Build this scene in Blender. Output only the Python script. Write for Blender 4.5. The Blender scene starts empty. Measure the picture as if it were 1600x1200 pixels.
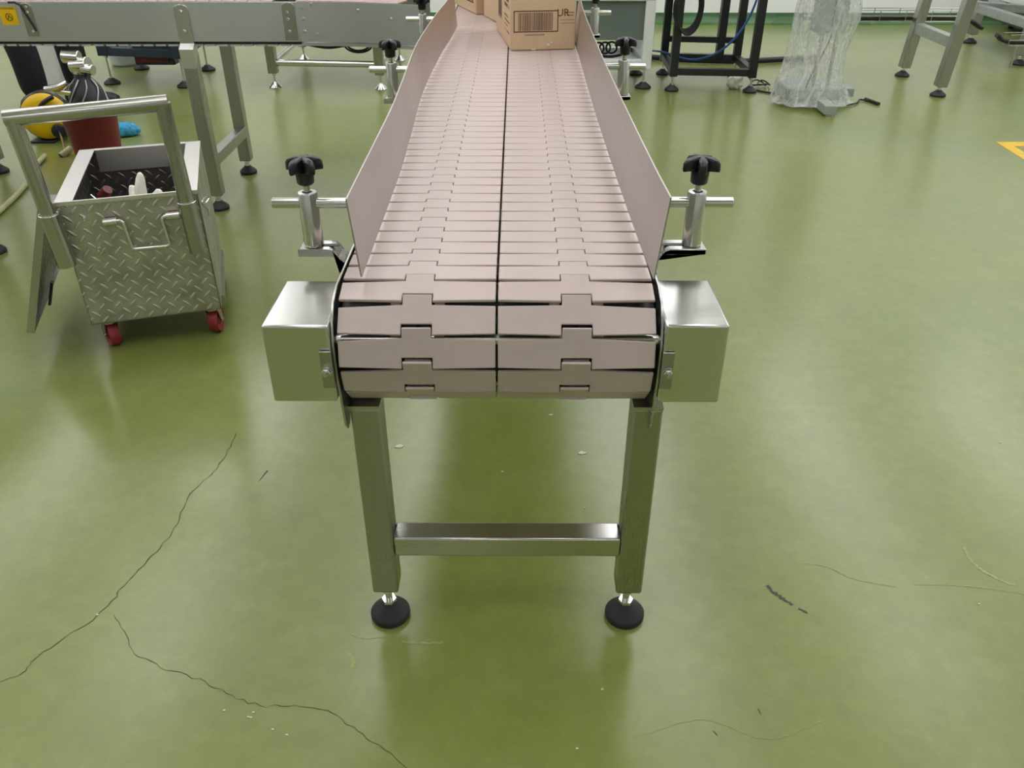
import bpy, bmesh, math, random
from mathutils import Vector, Matrix, Euler, noise
random.seed(7)
S = bpy.context.scene
COL = S.collection
R = math.radians
PI = math.pi

# ------------------------------------------------------------------ camera
cd = bpy.data.cameras.new('camera')
cam = bpy.data.objects.new('camera', cd); COL.objects.link(cam)
cam.location = (0, 0, 0.98)
cam.rotation_euler = (R(90 - 32.26), 0, R(0.303))
cd.sensor_fit = 'HORIZONTAL'; cd.sensor_width = 36.0; cd.lens = 28.8
cd.clip_start = 0.02; cd.clip_end = 60
S.camera = cam
# ------------------------------------------------------------------ world / exposure
w = bpy.data.worlds.new('world'); S.world = w; w.use_nodes = True
w.node_tree.nodes['Background'].inputs[0].default_value = (0.9, 0.95, 1.0, 1)
w.node_tree.nodes['Background'].inputs[1].default_value = 0.15
S.view_settings.view_transform = 'Standard'; S.view_settings.look = 'None'
S.view_settings.gamma = 1.0; S.view_settings.use_curve_mapping = False
S.view_settings.exposure = 0.0
LAMP = 4.0
CEIL = 3.1
ROOM = (-6.5, 6.5, -6.0, 6.55)     # x0 x1 y0 y1

# ------------------------------------------------------------------ helpers
def tag(o, label=None, cat=None, group=None, kind=None):
    if label: o['label'] = label
    if cat: o['category'] = cat
    if group: o['group'] = group
    if kind: o['kind'] = kind
    return o
def thing(name, label, cat, loc=(0, 0, 0), rz=0.0, group=None):
    o = bpy.data.objects.new(name, None); COL.objects.link(o)
    o.empty_display_size = 0.05
    o.location = loc; o.rotation_euler = (0, 0, rz)
    return tag(o, label, cat, group)

class MB:
    def __init__(s):
        s.bm = bmesh.new(); s.uv = s.bm.loops.layers.uv.new('UVMap')
    def face(s, vs, mi=0):
        try:
            f = s.bm.faces.new(vs); f.material_index = mi; return f
        except ValueError: return None
    def box(s, c, d, rot=None, mi=0):
        M = Matrix.Translation(Vector(c))
        if rot is not None: M = M @ (rot.to_matrix().to_4x4() if isinstance(rot, Euler) else rot.to_4x4())
        hx, hy, hz = d[0]/2, d[1]/2, d[2]/2
        v = [s.bm.verts.new(M @ Vector((x, y, z))) for x in (-hx, hx) for y in (-hy, hy) for z in (-hz, hz)]
        for q in ((0,1,3,2),(4,6,7,5),(0,4,5,1),(2,3,7,6),(0,2,6,4),(1,5,7,3)):
            s.face([v[i] for i in q], mi)
        return s
    def bb(s, x0, x1, y0, y1, z0, z1, mi=0):
        return s.box(((x0+x1)/2, (y0+y1)/2, (z0+z1)/2), (abs(x1-x0), abs(y1-y0), abs(z1-z0)), mi=mi)
    def beam(s, p0, p1, w, h, mi=0, up=(0, 0, 1)):
        p0 = Vector(p0); p1 = Vector(p1); d = (p1-p0); L = d.length; d.normalize()
        u = Vector(up)
        if abs(d.dot(u)) > .99: u = Vector((0, 1, 0))
        r = d.cross(u).normalized(); u2 = r.cross(d).normalized()
        M = Matrix((r, d, u2)).transposed()
        return s.box((p0+p1)/2, (w, L, h), M, mi)
    def tube(s, pts, r, seg=16, caps=True, mi=0, closed=False):
        pts = [Vector(p) for p in pts]; n = len(pts)
        rs = r if isinstance(r, (list, tuple)) else [r]*n
        rings = []; nrm = None
        for i in range(n):
            if closed: t = pts[(i+1) % n]-pts[i-1]
            elif i == 0: t = pts[1]-pts[0]
            elif i == n-1: t = pts[-1]-pts[-2]
            else: t = (pts[i+1]-pts[i]).normalized()+(pts[i]-pts[i-1]).normalized()
            t.normalize()
            if nrm is None:
                a = Vector((0, 0, 1)) if abs(t.z) < .9 else Vector((1, 0, 0))
                nrm = t.cross(a).normalized()
            else:
                nrm = (nrm - t*nrm.dot(t)).normalized()
            b = t.cross(nrm)
            rings.append([s.bm.verts.new(pts[i]+(nrm*math.cos(2*PI*k/seg)+b*math.sin(2*PI*k/seg))*rs[i]) for k in range(seg)])
        for i in range(n if closed else n-1):
            A = rings[i]; B = rings[(i+1) % n]
            for k in range(seg): s.face([A[k], A[(k+1) % seg], B[(k+1) % seg], B[k]], mi)
        if caps and not closed:
            s.face(rings[0][::-1], mi); s.face(rings[-1], mi)
        return s
    def lathe(s, prof, loc=(0, 0, 0), seg=28, M=None, mi=0):
        """prof: list of (radius, height) ; axis z"""
        M = M or Matrix.Identity(3); loc = Vector(loc); rings = []
        for (r, z) in prof:
            if r < 1e-6: rings.append([s.bm.verts.new(loc + M @ Vector((0, 0, z)))])
            else: rings.append([s.bm.verts.new(loc + M @ Vector((r*math.cos(2*PI*k/seg), r*math.sin(2*PI*k/seg), z))) for k in range(seg)])
        for A, B in zip(rings, rings[1:]):
            for k in range(seg):
                k2 = (k+1) % seg
                if len(A) == 1 and len(B) == 1: continue
                if len(A) == 1: s.face([A[0], B[k2], B[k]], mi)
                elif len(B) == 1: s.face([A[k], A[k2], B[0]], mi)
                else: s.face([A[k], A[k2], B[k2], B[k]], mi)
        return s
    def prism(s, poly, z0, z1, M=None, mi=0):
        M = M or Matrix.Identity(4)
        a = [s.bm.verts.new(M @ Vector((x, y, z0))) for x, y in poly]
        b = [s.bm.verts.new(M @ Vector((x, y, z1))) for x, y in poly]
        n = len(poly)
        s.face(a[::-1], mi); s.face(b, mi)
        for i in range(n): s.face([a[i], a[(i+1) % n], b[(i+1) % n], b[i]], mi)
        return s
    def build(s, name, mat, parent=None, bevel=0, seg=2, smooth=35, loc=None, rot=None, uv=True):
        bm = s.bm
        bmesh.ops.recalc_face_normals(bm, faces=bm.faces)
        if uv:
            for f in bm.faces:
                n = f.normal; ax = max(range(3), key=lambda i: abs(n[i]))
                for l in f.loops:
                    c = l.vert.co
                    l[s.uv].uv = ((c.y, c.z), (c.x, c.z), (c.x, c.y))[ax]
        me = bpy.data.meshes.new(name); bm.to_mesh(me); bm.free()
        for m in (mat if isinstance(mat, (list, tuple)) else [mat]): me.materials.append(m)
        for p in me.polygons: p.use_smooth = True
        try: me.set_sharp_from_angle(angle=R(smooth))
        except Exception: pass
        o = bpy.data.objects.new(name, me); COL.objects.link(o)
        if parent is not None: o.parent = parent
        if loc is not None: o.location = loc
        if rot is not None: o.rotation_euler = rot
        if bevel:
            m = o.modifiers.new('bevel', 'BEVEL'); m.width = bevel; m.segments = seg
            m.limit_method = 'ANGLE'; m.angle_limit = R(40)
        return o

def copy_tree(o, parent=None):
    c = o.copy(); COL.objects.link(c); c.parent = parent
    for ch in [x for x in bpy.data.objects if x.parent == o]: copy_tree(ch, c)
    return c
def text_mesh(name, body, size, mat, parent, loc, rot, ext=0.0003, align='CENTER'):
    cu = bpy.data.curves.new(name, 'FONT'); cu.body = body; cu.size = size
    cu.extrude = ext; cu.align_x = align; cu.align_y = 'CENTER'
    t = bpy.data.objects.new(name+'_tmp', cu); COL.objects.link(t)
    dg = bpy.context.evaluated_depsgraph_get()
    me = bpy.data.meshes.new_from_object(t.evaluated_get(dg)); me.materials.clear(); me.materials.append(mat)
    bpy.data.objects.remove(t)
    o = bpy.data.objects.new(name, me); COL.objects.link(o); o.parent = parent
    o.location = loc; o.rotation_euler = rot
    return o
def bez(p0, p1, p2, p3, n=16):
    p0, p1, p2, p3 = map(Vector, (p0, p1, p2, p3)); out = []
    for i in range(n+1):
        t = i/n; u = 1-t
        out.append(p0*u**3+p1*3*u*u*t+p2*3*u*t*t+p3*t**3)
    return out
def spline(pts, n=8):
    P = [Vector(p) for p in pts]; P = [P[0]*2-P[1]]+P+[P[-1]*2-P[-2]]; out = []
    for i in range(1, len(P)-2):
        for k in range(n):
            t = k/n; a, b, c, d = P[i-1], P[i], P[i+1], P[i+2]
            out.append(.5*((2*b)+(c-a)*t+(2*a-5*b+4*c-d)*t*t+(3*b-3*c+d-a)*t**3))
    out.append(P[-2]); return out

# ------------------------------------------------------------------ materials
def srgb(r, g, b):
    f = lambda c: (c/255/12.92) if c/255 <= .04045 else ((c/255+.055)/1.055)**2.4
    return (f(r), f(g), f(b), 1)
class NT:
    def __init__(s, name):
        s.m = bpy.data.materials.new(name); s.m.use_nodes = True
        s.t = s.m.node_tree; s.b = s.t.nodes['Principled BSDF']; s.out = s.t.nodes['Material Output']
    def n(s, ty, **kw):
        nd = s.t.nodes.new(ty)
        for k, v in kw.items(): setattr(nd, k, v)
        return nd
    def l(s, a, b): s.t.links.new(a, b)
    def set(s, sock, v):
        if hasattr(v, 'is_linked') or isinstance(v, bpy.types.NodeSocket): s.l(v, sock)
        else: sock.default_value = v
    def math(s, op, a, b=0.0, c=0.0, clamp=False):
        nd = s.n('ShaderNodeMath', operation=op); nd.use_clamp = clamp
        s.set(nd.inputs[0], a); s.set(nd.inputs[1], b); s.set(nd.inputs[2], c); return nd.outputs[0]
    def noise(s, scale, vec=None, detail=3, rough=.5, dist=0):
        nd = s.n('ShaderNodeTexNoise'); nd.inputs['Scale'].default_value = scale
        nd.inputs['Detail'].default_value = detail; nd.inputs['Roughness'].default_value = rough
        nd.inputs['Distortion'].default_value = dist
        if vec is not None: s.l(vec, nd.inputs['Vector'])
        return nd.outputs['Fac']
    def coord(s, kind='Object', scale=(1, 1, 1), rot=(0, 0, 0)):
        tc = s.n('ShaderNodeTexCoord'); mp = s.n('ShaderNodeMapping')
        mp.inputs['Scale'].default_value = scale; mp.inputs['Rotation'].default_value = rot
        s.l(tc.outputs[kind], mp.inputs['Vector']); return mp.outputs[0]
    def ramp(s, fac, stops):
        nd = s.n('ShaderNodeValToRGB'); cr = nd.color_ramp
        while len(cr.elements) < len(stops): cr.elements.new(.5)
        for e, (p, c) in zip(cr.elements, stops): e.position = p; e.color = c
        s.l(fac, nd.inputs[0]); return nd.outputs[0]
    def mapr(s, v, a, b, c, d):
        nd = s.n('ShaderNodeMapRange'); s.set(nd.inputs[0], v)
        for i, x in enumerate((a, b, c, d)): nd.inputs[i+1].default_value = x
        return nd.outputs[0]
    def mix(s, f, a, b):
        nd = s.n('ShaderNodeMix', data_type='RGBA'); s.set(nd.inputs[0], f); s.set(nd.inputs[6], a); s.set(nd.inputs[7], b)
        return nd.outputs[2]
    def bump(s, h, strength=.3, dist=.002):
        nd = s.n('ShaderNodeBump'); nd.inputs['Strength'].default_value = strength; nd.inputs['Distance'].default_value = dist
        s.l(h, nd.inputs['Height']); s.l(nd.outputs[0], s.b.inputs['Normal']); return nd
    def p(s, **kw):
        for k, v in kw.items(): s.set(s.b.inputs[k.replace('_', ' ')], v)
        return s

def plain(name, col, rough=.5, metal=0, var=.06, scale=30, **kw):
    n = NT(name); v = n.coord('Object')
    f = n.noise(scale, v, 4)
    hi = tuple(min(1, c*(1+var*2)) for c in col[:3])+(1,); lo = tuple(c*(1-var*2) for c in col[:3])+(1,)
    n.p(Base_Color=n.ramp(f, [(.3, lo), (.7, hi)]), Roughness=n.mapr(f, .3, .7, max(0, rough-.05), min(1, rough+.05)), Metallic=metal, **kw)
    return n.m
def steel(name, col=(.58, .575, .56, 1), r0=.2, r1=.34, streak=(1, 60, 60), dirt=.25, aniso=0):
    n = NT(name); v = n.coord('Object', streak); f = n.noise(4, v, 2, .5)
    big = n.noise(2.5, n.coord('Object'), 1, .5)
    dark = tuple(c*(1-dirt) for c in col[:3])+(1,)
    n.p(Base_Color=n.mix(n.mapr(big, .35, .7, 0, 1), col, dark), Metallic=1.0,
        Roughness=n.math('ADD', n.mapr(f, .2, .8, (r0+r1)/2-.025, (r0+r1)/2+.025), n.mapr(big, .3, .7, -.04, .06)))
    return n.m

M_steel = steel('brushed_stainless')
M_steelY = steel('brushed_stainless_lengthwise', streak=(60, 1, 60))
M_leg = steel('leg_stainless', (.43, .42, .39, 1), .24, .34, (90, 90, 1), .08)
M_cover = steel('cover_stainless', (.70, .70, .68, 1), .16, .26, (1, 30, 30), .12)
M_chrome = steel('polished_stainless', (.72, .71, .69, 1), .12, .22, (40, 40, 1), .1)
M_guide = steel('guide_sheet', (.56, .52, .51, 1), .32, .42, (30, 1, 30), .08)
M_plate2 = steel('side_sheet', (.74, .74, .79, 1), .30, .44, (1, 1, 20), .22)
M_oldsteel = steel('worn_steel_tube', (.50, .49, .45, 1), .17, .30, (30, 30, 2), .3)
M_whitesteel = steel('bare_flange_steel', (.78, .76, .74, 1), .3, .5, (10, 10, 10), .12)
M_black = plain('black_plastic', srgb(26, 27, 34), .34, var=.1)
M_rubber = plain('black_rubber', srgb(34, 35, 40), .55, var=.1)
M_blackpaint = plain('black_powder_coat', srgb(26, 28, 32), .4, var=.1)
M_cable = plain('black_cable', srgb(22, 22, 24), .45)
M_white = plain('white_paint', srgb(226, 230, 230), .4, var=.02)
M_chain = plain('beige_acetal_links', srgb(198, 181, 177), .38, var=.03, scale=14)
M_chain2 = plain('pink_acetal_links', srgb(178, 150, 144), .4, var=.04)
M_red = plain('red_wheel_rubber', srgb(150, 42, 52), .45, var=.12)
M_redbucket = plain('dull_red_plastic', srgb(134, 42, 48), .5, var=.08, scale=6)
M_yellow = plain('yellow_plastic', srgb(236, 190, 8), .38, var=.06, scale=10)
M_tape = plain('yellow_floor_paint', srgb(222, 182, 22), .35, var=.06)
M_bluecloth = plain('blue_cloth', srgb(60, 150, 190), .85, var=.2, scale=60)
M_glove = plain('white_cloth', srgb(236, 234, 222), .85, var=.04, scale=40)
M_darkblue = plain('dark_blue_paint', srgb(44, 56, 70), .4, var=.1)
M_tub = plain('pale_plastic', srgb(200, 206, 206), .4, var=.03)
M_bluehose = plain('blue_air_hose', srgb(42, 92, 170), .35)
M_palehose = plain('pale_hose', srgb(186, 184, 140), .4)
M_brown = plain('brown_red_tool_grip', srgb(96, 34, 36), .4)
M_ink = plain('brown_print_ink', srgb(74, 48, 38), .7)
M_inklight = plain('faded_print_ink', srgb(120, 92, 78), .7)
M_magenta = plain('magenta_print', srgb(176, 70, 100), .6)
M_trouser = plain('black_trouser_cloth', srgb(18, 20, 25), .9, var=.15, scale=60)
M_shirt = plain('navy_work_shirt', srgb(40, 48, 70), .9, var=.1, scale=60)
M_skin = plain('skin', srgb(170, 122, 96), .5)
M_hair = plain('black_hair', srgb(20, 18, 18), .6)
M_galv = plain('light_grey_galvanised', srgb(176, 180, 178), .38, .6, var=.06)
M_machgrey = plain('light_grey_enamel', srgb(150, 158, 152), .45, var=.03)
M_flake = plain('pale_paint_flake', srgb(205, 214, 190), .6)
M_crack = plain('floor_crack_dirt', srgb(70, 74, 42), .8)
M_scuff = plain('dark_scuff', srgb(66, 70, 62), .6)

def mk_floor():
    n = NT('green_epoxy_floor'); v = n.coord('Object')
    a = n.noise(.9, v, 4, .55, .2); b = n.noise(3.2, v, 5, .6, .15); c = n.noise(34, v, 4, .65)
    base = n.ramp(a, [(.3, srgb(117, 131, 64)), (.5, srgb(124, 134, 60)), (.72, srgb(116, 130, 70))])
    base = n.mix(n.mapr(b, .42, .74, 0, .30), base, srgb(142, 152, 98))
    base = n.mix(n.mapr(c, .38, .68, 0, .20), base, srgb(88, 104, 54))
    d_ = n.noise(11, v, 6, .72, .2)
    base = n.mix(n.mapr(d_, .50, .72, 0, .30), base, srgb(96, 112, 56))
    base = n.mix(n.mapr(d_, .46, .28, 0, .25), base, srgb(148, 156, 104))
    s1 = n.noise(5, n.coord('Object', (1.2, 16, 1), (0, 0, .5)), 5, .7, .3)
    base = n.mix(n.mapr(s1, .58, .82, 0, .12), base, srgb(160, 170, 134))
    sp = n.noise(160, v, 1, .5)
    base = n.mix(n.mapr(sp, .80, .86, 0, .5), base, srgb(190, 200, 170))
    n.p(Base_Color=base, Roughness=n.mapr(b, .3, .75, .28, .38), IOR=1.5, Coat_Weight=.6, Coat_Roughness=.2, Coat_IOR=1.5)
    return n.m
M_floor = mk_floor()
def mk_wall():
    n = NT('white_wall_paint'); v = n.coord('Object'); f = n.noise(2.5, v, 4)
    n.p(Base_Color=n.ramp(f, [(.3, srgb(238, 240, 242)), (.7, srgb(243, 245, 247))]), Roughness=.55); return n.m
M_wall = mk_wall()
M_ceil = plain('ceiling_panel', srgb(214, 216, 214), .6, var=.02, scale=2)
M_skirt = plain('green_cove_skirting', srgb(64, 104, 60), .3, var=.08, scale=5)
def mk_emit(name, col, st):
    n = NT(name); n.p(Base_Color=(.9, .9, .9, 1), Emission_Color=col, Emission_Strength=st); return n.m
M_lamp = mk_emit('lamp_diffuser', (1.0, .975, 1.0, 1), LAMP)
def mk_card(name, c):
    n = NT(name); v = n.coord('Object'); f = n.noise(9, v, 5, .6); g = n.noise(40, n.coord('Object', (1, 1, 14)), 3)
    base = n.ramp(f, [(.3, c), (.7, tuple(x*1.12 for x in c[:3])+(1,))])
    n.p(Base_Color=n.mix(n.mapr(g, .4, .7, 0, .1), base, srgb(130, 100, 70)), Roughness=.75); return n.m
M_card = mk_card('cardboard', srgb(212, 184, 150))
def mk_tread(name, col, lift):
    n = NT(name)
    tc = n.n('ShaderNodeTexCoord'); sp = n.n('ShaderNodeSeparateXYZ'); n.l(tc.outputs['UV'], sp.inputs[0])
    u, v = sp.outputs[0], sp.outputs[1]; cs = 1/.0235/math.sqrt(2)
    a = n.math('MULTIPLY', n.math('ADD', u, v), cs); b = n.math('MULTIPLY', n.math('SUBTRACT', u, v), cs)
    ia = n.math('FLOOR', a); ib = n.math('FLOOR', b)
    par = n.math('PINGPONG', n.math('ADD', ia, ib), 1.0)
    fa = n.math('SUBTRACT', n.math('FRACT', a), .5); fb = n.math('SUBTRACT', n.math('FRACT', b), .5)
    ip = n.math('SUBTRACT', 1.0, par)
    la = n.math('ADD', n.math('MULTIPLY', fa, par), n.math('MULTIPLY', fb, ip))
    lb = n.math('ADD', n.math('MULTIPLY', fb, par), n.math('MULTIPLY', fa, ip))
    q = n.math('ADD', n.math('POWER', n.math('ABSOLUTE', n.math('DIVIDE', la, .50)), 2.0), n.math('POWER', n.math('ABSOLUTE', n.math('DIVIDE', lb, .15)), 2.0))
    h = n.math('SUBTRACT', 1.0, q, clamp=True); hs = n.math('POWER', h, .5)
    g = n.noise(14, n.coord('Object'), 5, .65)
    base = n.mix(n.mapr(g, .35, .7, 0, 1), col, tuple(x*.6 for x in col[:3])+(1,))
    base = n.mix(n.math('MULTIPLY', hs, .6), base, lift)
    n.p(Base_Color=base, Metallic=.9, Roughness=n.math('SUBTRACT', n.mapr(g, .3, .7, .38, .52), n.math('MULTIPLY', hs, .14)))
    n.bump(hs, .9, .0022)
    return n.m
M_tread = mk_tread('tread_plate', (.56, .54, .47, 1), (.80, .79, .74, 1))
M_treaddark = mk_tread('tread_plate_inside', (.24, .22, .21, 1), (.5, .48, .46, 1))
def mk_film():
    n = NT('clear_plastic_film'); f = n.noise(5, n.coord('Object', (1.4, 1.4, .55)), 4, .62, .5)
    g = n.noise(22, n.coord('Object', (1, 1, .7)), 4, .6, .2)
    ridg = n.math('ABSOLUTE', n.math('SUBTRACT', f, .5)); r2 = n.math('ABSOLUTE', n.math('SUBTRACT', g, .5))
    al = n.math('ADD', n.mapr(ridg, 0, .05, .34, .12), n.math('ADD', n.mapr(r2, 0, .05, .14, .0), .19))
    n.p(Base_Color=srgb(228, 232, 230), Roughness=.14, Alpha=al, Specular_IOR_Level=.9)
    n.bump(f, .5, .012)
    return n.m
M_film = mk_film()
def mk_glass():
    n = NT('grey_tinted_panel'); n.p(Base_Color=srgb(112, 124, 120), Roughness=.18, Alpha=.82); return n.m
M_glass = mk_glass()

# ------------------------------------------------------------------ room shell
x0, x1, y0, y1 = ROOM
def struct(name, mb, mat, **kw):
    o = mb.build(name, mat, **kw); o['kind'] = 'structure'; return o
floor = struct('floor', MB().bb(x0, x1, y0, y1, -.06, 0), M_floor)
struct('ceiling', MB().bb(x0, x1, y0, y1, CEIL, CEIL+.06), M_ceil)
struct('wall_back', MB().bb(x0, x1, y1, y1+.08, 0, CEIL), M_wall)
struct('wall_front', MB().bb(x0, x1, y0-.08, y0, 0, CEIL), M_wall)
struct('wall_left', MB().bb(x0-.08, x0, y0, y1, 0, CEIL), M_wall)
struct('wall_right', MB().bb(x1, x1+.08, y0, y1, 0, CEIL), M_wall)
def cove(name, a, b, nx, ny):
    # coved skirting from a to b, n points into the room
    prof = [(0, .0)] + [(.055*(1-math.sin(t*PI/2/5)), .075*(1-math.cos(t*PI/2/5))) for t in range(0, 6)] + [(0, .075)]
    mb = MB(); d = Vector((b[0]-a[0], b[1]-a[1], 0))
    A = [mb.bm.verts.new((a[0]+nx*p, a[1]+ny*p, z)) for p, z in prof]
    B = [mb.bm.verts.new((b[0]+nx*p, b[1]+ny*p, z)) for p, z in prof]
    for i in range(len(prof)-1): mb.face([A[i], A[i+1], B[i+1], B[i]])
    mb.face(A); mb.face(B)
    return struct(name, mb, M_skirt)
cove('baseboard_back', (x0, y1), (x1, y1), 0, -1)
cove('baseboard_left', (x0, y0), (x0, y1), 1, 0)
cove('baseboard_right', (x1, y0), (x1, y1), -1, 0)

# ceiling lights (rows along the room)
proto = None
for xi, lx in enumerate((-5.3, -3.75, -2.2, -.65, .9, 2.45, 4.0, 5.5)):
    for yi, ly in enumerate((-4.4, -2.4, .3, 1.85, 3.4, 4.75, 5.9)):
        if yi < 2 and xi % 2 == 0: continue
        if proto is None:
            t = thing('ceiling_light', None, 'ceiling light')
            h = MB(); h.bb(-.32, .32, -.62, .62, -.03, 0)
            h.build('housing', M_white, t, bevel=.004)
            MB().bb(-.30, .30, -.60, .60, -.038, -.031).build('diffuser', M_lamp, t)
            proto = t
        else: t = copy_tree(proto)
        t.location = (lx, ly, CEIL)
        tag(t, 'white rectangular ceiling light panel above the green factory floor', 'ceiling light', 'ceiling lights in rows')

# floor marks (paint, cracks, scuffs lie in the floor surface)
def ribbon(pts, w, z=.0006, jit=0.0):
    mb = MB(); P = spline(pts, 10) if len(pts) > 2 else [Vector(p) for p in pts]; L = []; Rr = []
    for i, p in enumerate(P):
        t = (P[min(i+1, len(P)-1)]-P[max(i-1, 0)]).normalized(); nn = Vector((-t.y, t.x, 0))
        q = p+nn*random.uniform(-jit, jit); ww = w*random.uniform(.3, 1.0) if jit else w
        L.append(mb.bm.verts.new((q.x+nn.x*ww/2, q.y+nn.y*ww/2, z))); Rr.append(mb.bm.verts.new((q.x-nn.x*ww/2, q.y-nn.y*ww/2, z)))
    for i in range(len(P)-1): mb.face([L[i], Rr[i], Rr[i+1], L[i+1]])
    return mb
ribbon([(-.95, .62, 0), (-.731, .752, 0), (-.70, .80, 0), (-.642, .886, 0), (-.63, .95, 0), (-.60, 1.05, 0), (-.598, 1.18, 0), (-.575, 1.25, 0), (-.57, 1.36, 0)], .0016, jit=.003).build('crack', M_crack, floor)
ribbon([(-.62, .88, 0), (-.55, .80, 0), (-.45, .76, 0), (-.36, .72, 0), (-.27, .715, 0), (-.21, .68, 0), (-.13, .62, 0)], .0011, jit=.003).build('crack', M_crack, floor)
mk = ribbon([(.405, .945, 0), (.42, .922, 0), (.436, .905, 0)], .008, jit=.002).build('scuff_mark', M_scuff, floor)
ribbon([(.443, .898, 0), (.449, .893, 0), (.455, .888, 0)], .005, jit=.001).build('scuff_mark', M_scuff, floor)
mb = MB()
mb.prism([(2.019, 3.472), (2.60, 3.474), (2.60, 3.410), (2.064, 3.408), (2.050, 2.80), (1.994, 2.80)], 0, .0012)
tag(mb.build('floor_marking', M_tape, floor), 'yellow painted corner marking')
# faint arcs and specks worn into the floor
M_pale = plain('pale_scratch', srgb(148, 158, 96), .4)
ribbon([(0.469, 0.996, 0), (0.514, 0.989, 0), (0.552, 0.961, 0), (0.613, 0.944, 0)], 0.0022, z=.0004, jit=.0012).build('scratch', M_pale, floor)
ribbon([(0.646, 0.950, 0), (0.727, 0.946, 0), (0.775, 0.938, 0), (0.811, 0.930, 0)], 0.0025, z=.0004, jit=.0012).build('scratch', M_pale, floor)
ribbon([(0.763, 1.036, 0), (0.762, 0.998, 0), (0.779, 0.969, 0), (0.805, 0.948, 0)], 0.007, z=.0004, jit=.0012).build('scratch', M_pale, floor)
ribbon([(-0.251, 0.844, 0), (-0.221, 0.835, 0), (-0.197, 0.839, 0)], 0.004, z=.0004, jit=.0012).build('scratch', M_pale, floor)
ribbon([(-0.169, 0.830, 0), (-0.138, 0.827, 0), (-0.108, 0.828, 0)], 0.006, z=.0004, jit=.0012).build('scratch', M_pale, floor)
ribbon([(0.167, 0.674, 0), (0.257, 0.699, 0), (0.337, 0.670, 0), (0.422, 0.700, 0)], 0.0016, z=.0004, jit=.0012).build('scratch', M_pale, floor)
ribbon([(-0.245, 0.809, 0), (-0.235, 0.792, 0), (-0.237, 0.780, 0)], 0.01, z=.0004, jit=.0012).build('scratch', M_pale, floor)
mb = MB()
for x, y, r_ in ((-0.647, 0.879, 0.0022), (-0.359, 0.699, 0.0022), (-0.358, 0.707, 0.0022), (-0.363, 0.700, 0.0022), (-0.325, 0.681, 0.0022), (-0.304, 0.673, 0.0022), (0.123, 0.747, 0.0022), (0.082, 0.655, 0.0022), (1.637, 3.255, 0.0022), (0.976, 1.336, 0.0022), (0.729, 0.908, 0.0022), (0.728, 1.454, 0.0022), (0.125, 1.133, 0.0022), (-0.025, 1.238, 0.0022), (-0.399, 0.710, 0.0022), (0.826, 2.118, 0.0022)):
    mb.prism([(x+r_*math.cos(a), y+r_*.6*math.sin(a)) for a in (0, 1.2, 2.3, 3.6, 5)], 0, .0012)
tag(mb.build('speckles', M_flake, floor), kind='stuff')
ribbon([(0.335, 0.717, 0), (0.337, 0.707, 0)], .003, z=.0005, jit=.0006).build('scuff_mark', M_scuff, floor)
ribbon([(0.267, 0.682, 0), (0.270, 0.675, 0)], .003, z=.0005, jit=.0006).build('scuff_mark', M_scuff, floor)
ribbon([(-0.483, 1.206, 0), (-0.476, 1.239, 0)], .003, z=.0005, jit=.0006).build('scuff_mark', M_scuff, floor)
def flake(x, y, s, name='paint_flake'):
    mb = MB(); pts = [(x+s*random.uniform(.5, 1)*math.cos(a), y+s*.55*random.uniform(.5, 1)*math.sin(a)) for a in [k*2*PI/7 for k in range(7)]]
    mb.prism(pts, .0, .0015); return mb.build(name, M_flake)
tag(flake(.132, 1.297, .011), 'small pale flake on the floor behind the conveyor crossbar, toward the right leg', 'debris')
tag(flake(-.231, 1.317, .012), 'thin pale flake on the floor near the left conveyor leg', 'debris')
tag(flake(.0, 1.31+.0, .0001) if False else flake(.075, 1.43, .006), 'tiny pale crumb on the floor below the belt nose', 'debris')

# ------------------------------------------------------------------ shared bits
def leveller(parent, x, y, ztop, pad=M_rubber, r=.03, steelpad=False):
    """machine foot: cone pad with stud and nut; stud reaches ztop"""
    mb = MB()
    if steelpad: prof = [(r, 0), (r, .006), (r*.75, .014), (r*.45, .024), (r*.25, .036), (0.0, .037)]
    else: prof = [(r*.97, 0), (r, .003), (r, .009), (r*.93, .012), (r*.42, .026), (r*.34, .030), (0, .030)]
    mb.lathe([(0, 0)]+prof, (x, y, 0), 32)
    f = mb.build('levelling_foot', pad, parent)
    st = MB(); st.tube([(x, y, .024), (x, y, ztop+.012)], .0055, 12)
    st.lathe([(0, .028), (.011, .028), (.0115, .031), (.011, .036), (0, .036)], (x, y, 0), 6)
    st.lathe([(0, ztop-.012), (.0105, ztop-.012), (.0105, ztop-.002), (0, ztop-.002)], (x, y, 0), 6)
    st.build('threaded_stud', M_chrome, f)
    return f
def star_knob(parent, x, y, z, s=1.0, rot=0):
    """five lobed black clamp knob, hub bottom at z"""
    mb = MB(); n = 60; lob = []
    for k in range(n):
        a = 2*PI*k/n+rot; cc_ = math.cos(5*(a-rot)); r = (.0225+.0100*cc_-.0020*cc_*cc_)*s; lob.append((r, a))
    def ring(f, zz, dz=0): return [mb.bm.verts.new((x+r*f*math.cos(a), y+r*f*math.sin(a), z+zz*s-(dz*s*max(0, math.cos(5*(a-rot)))))) for r, a in lob]
    def cring(r, zz): return [mb.bm.verts.new((x+r*s*math.cos(a), y+r*s*math.sin(a), z+zz*s)) for _, a in lob]
    rings = [cring(.0105, 0), cring(.0135, .003), cring(.0145, .022), ring(.80, .0225, .0), ring(.97, .0245, .003), ring(1.0, .028, .004), ring(.98, .038, .004), ring(.90, .0415, .0035), ring(.5, .0435, .001), cring(.006, .044)]
    for A, B in zip(rings, rings[1:]):
        for k in range(n): mb.face([A[k], A[(k+1) % n], B[(k+1) % n], B[k]])
    mb.face(rings[0][::-1]); mb.face(rings[-1])
    return mb.build('star_knob', M_black, parent, smooth=50)
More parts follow.
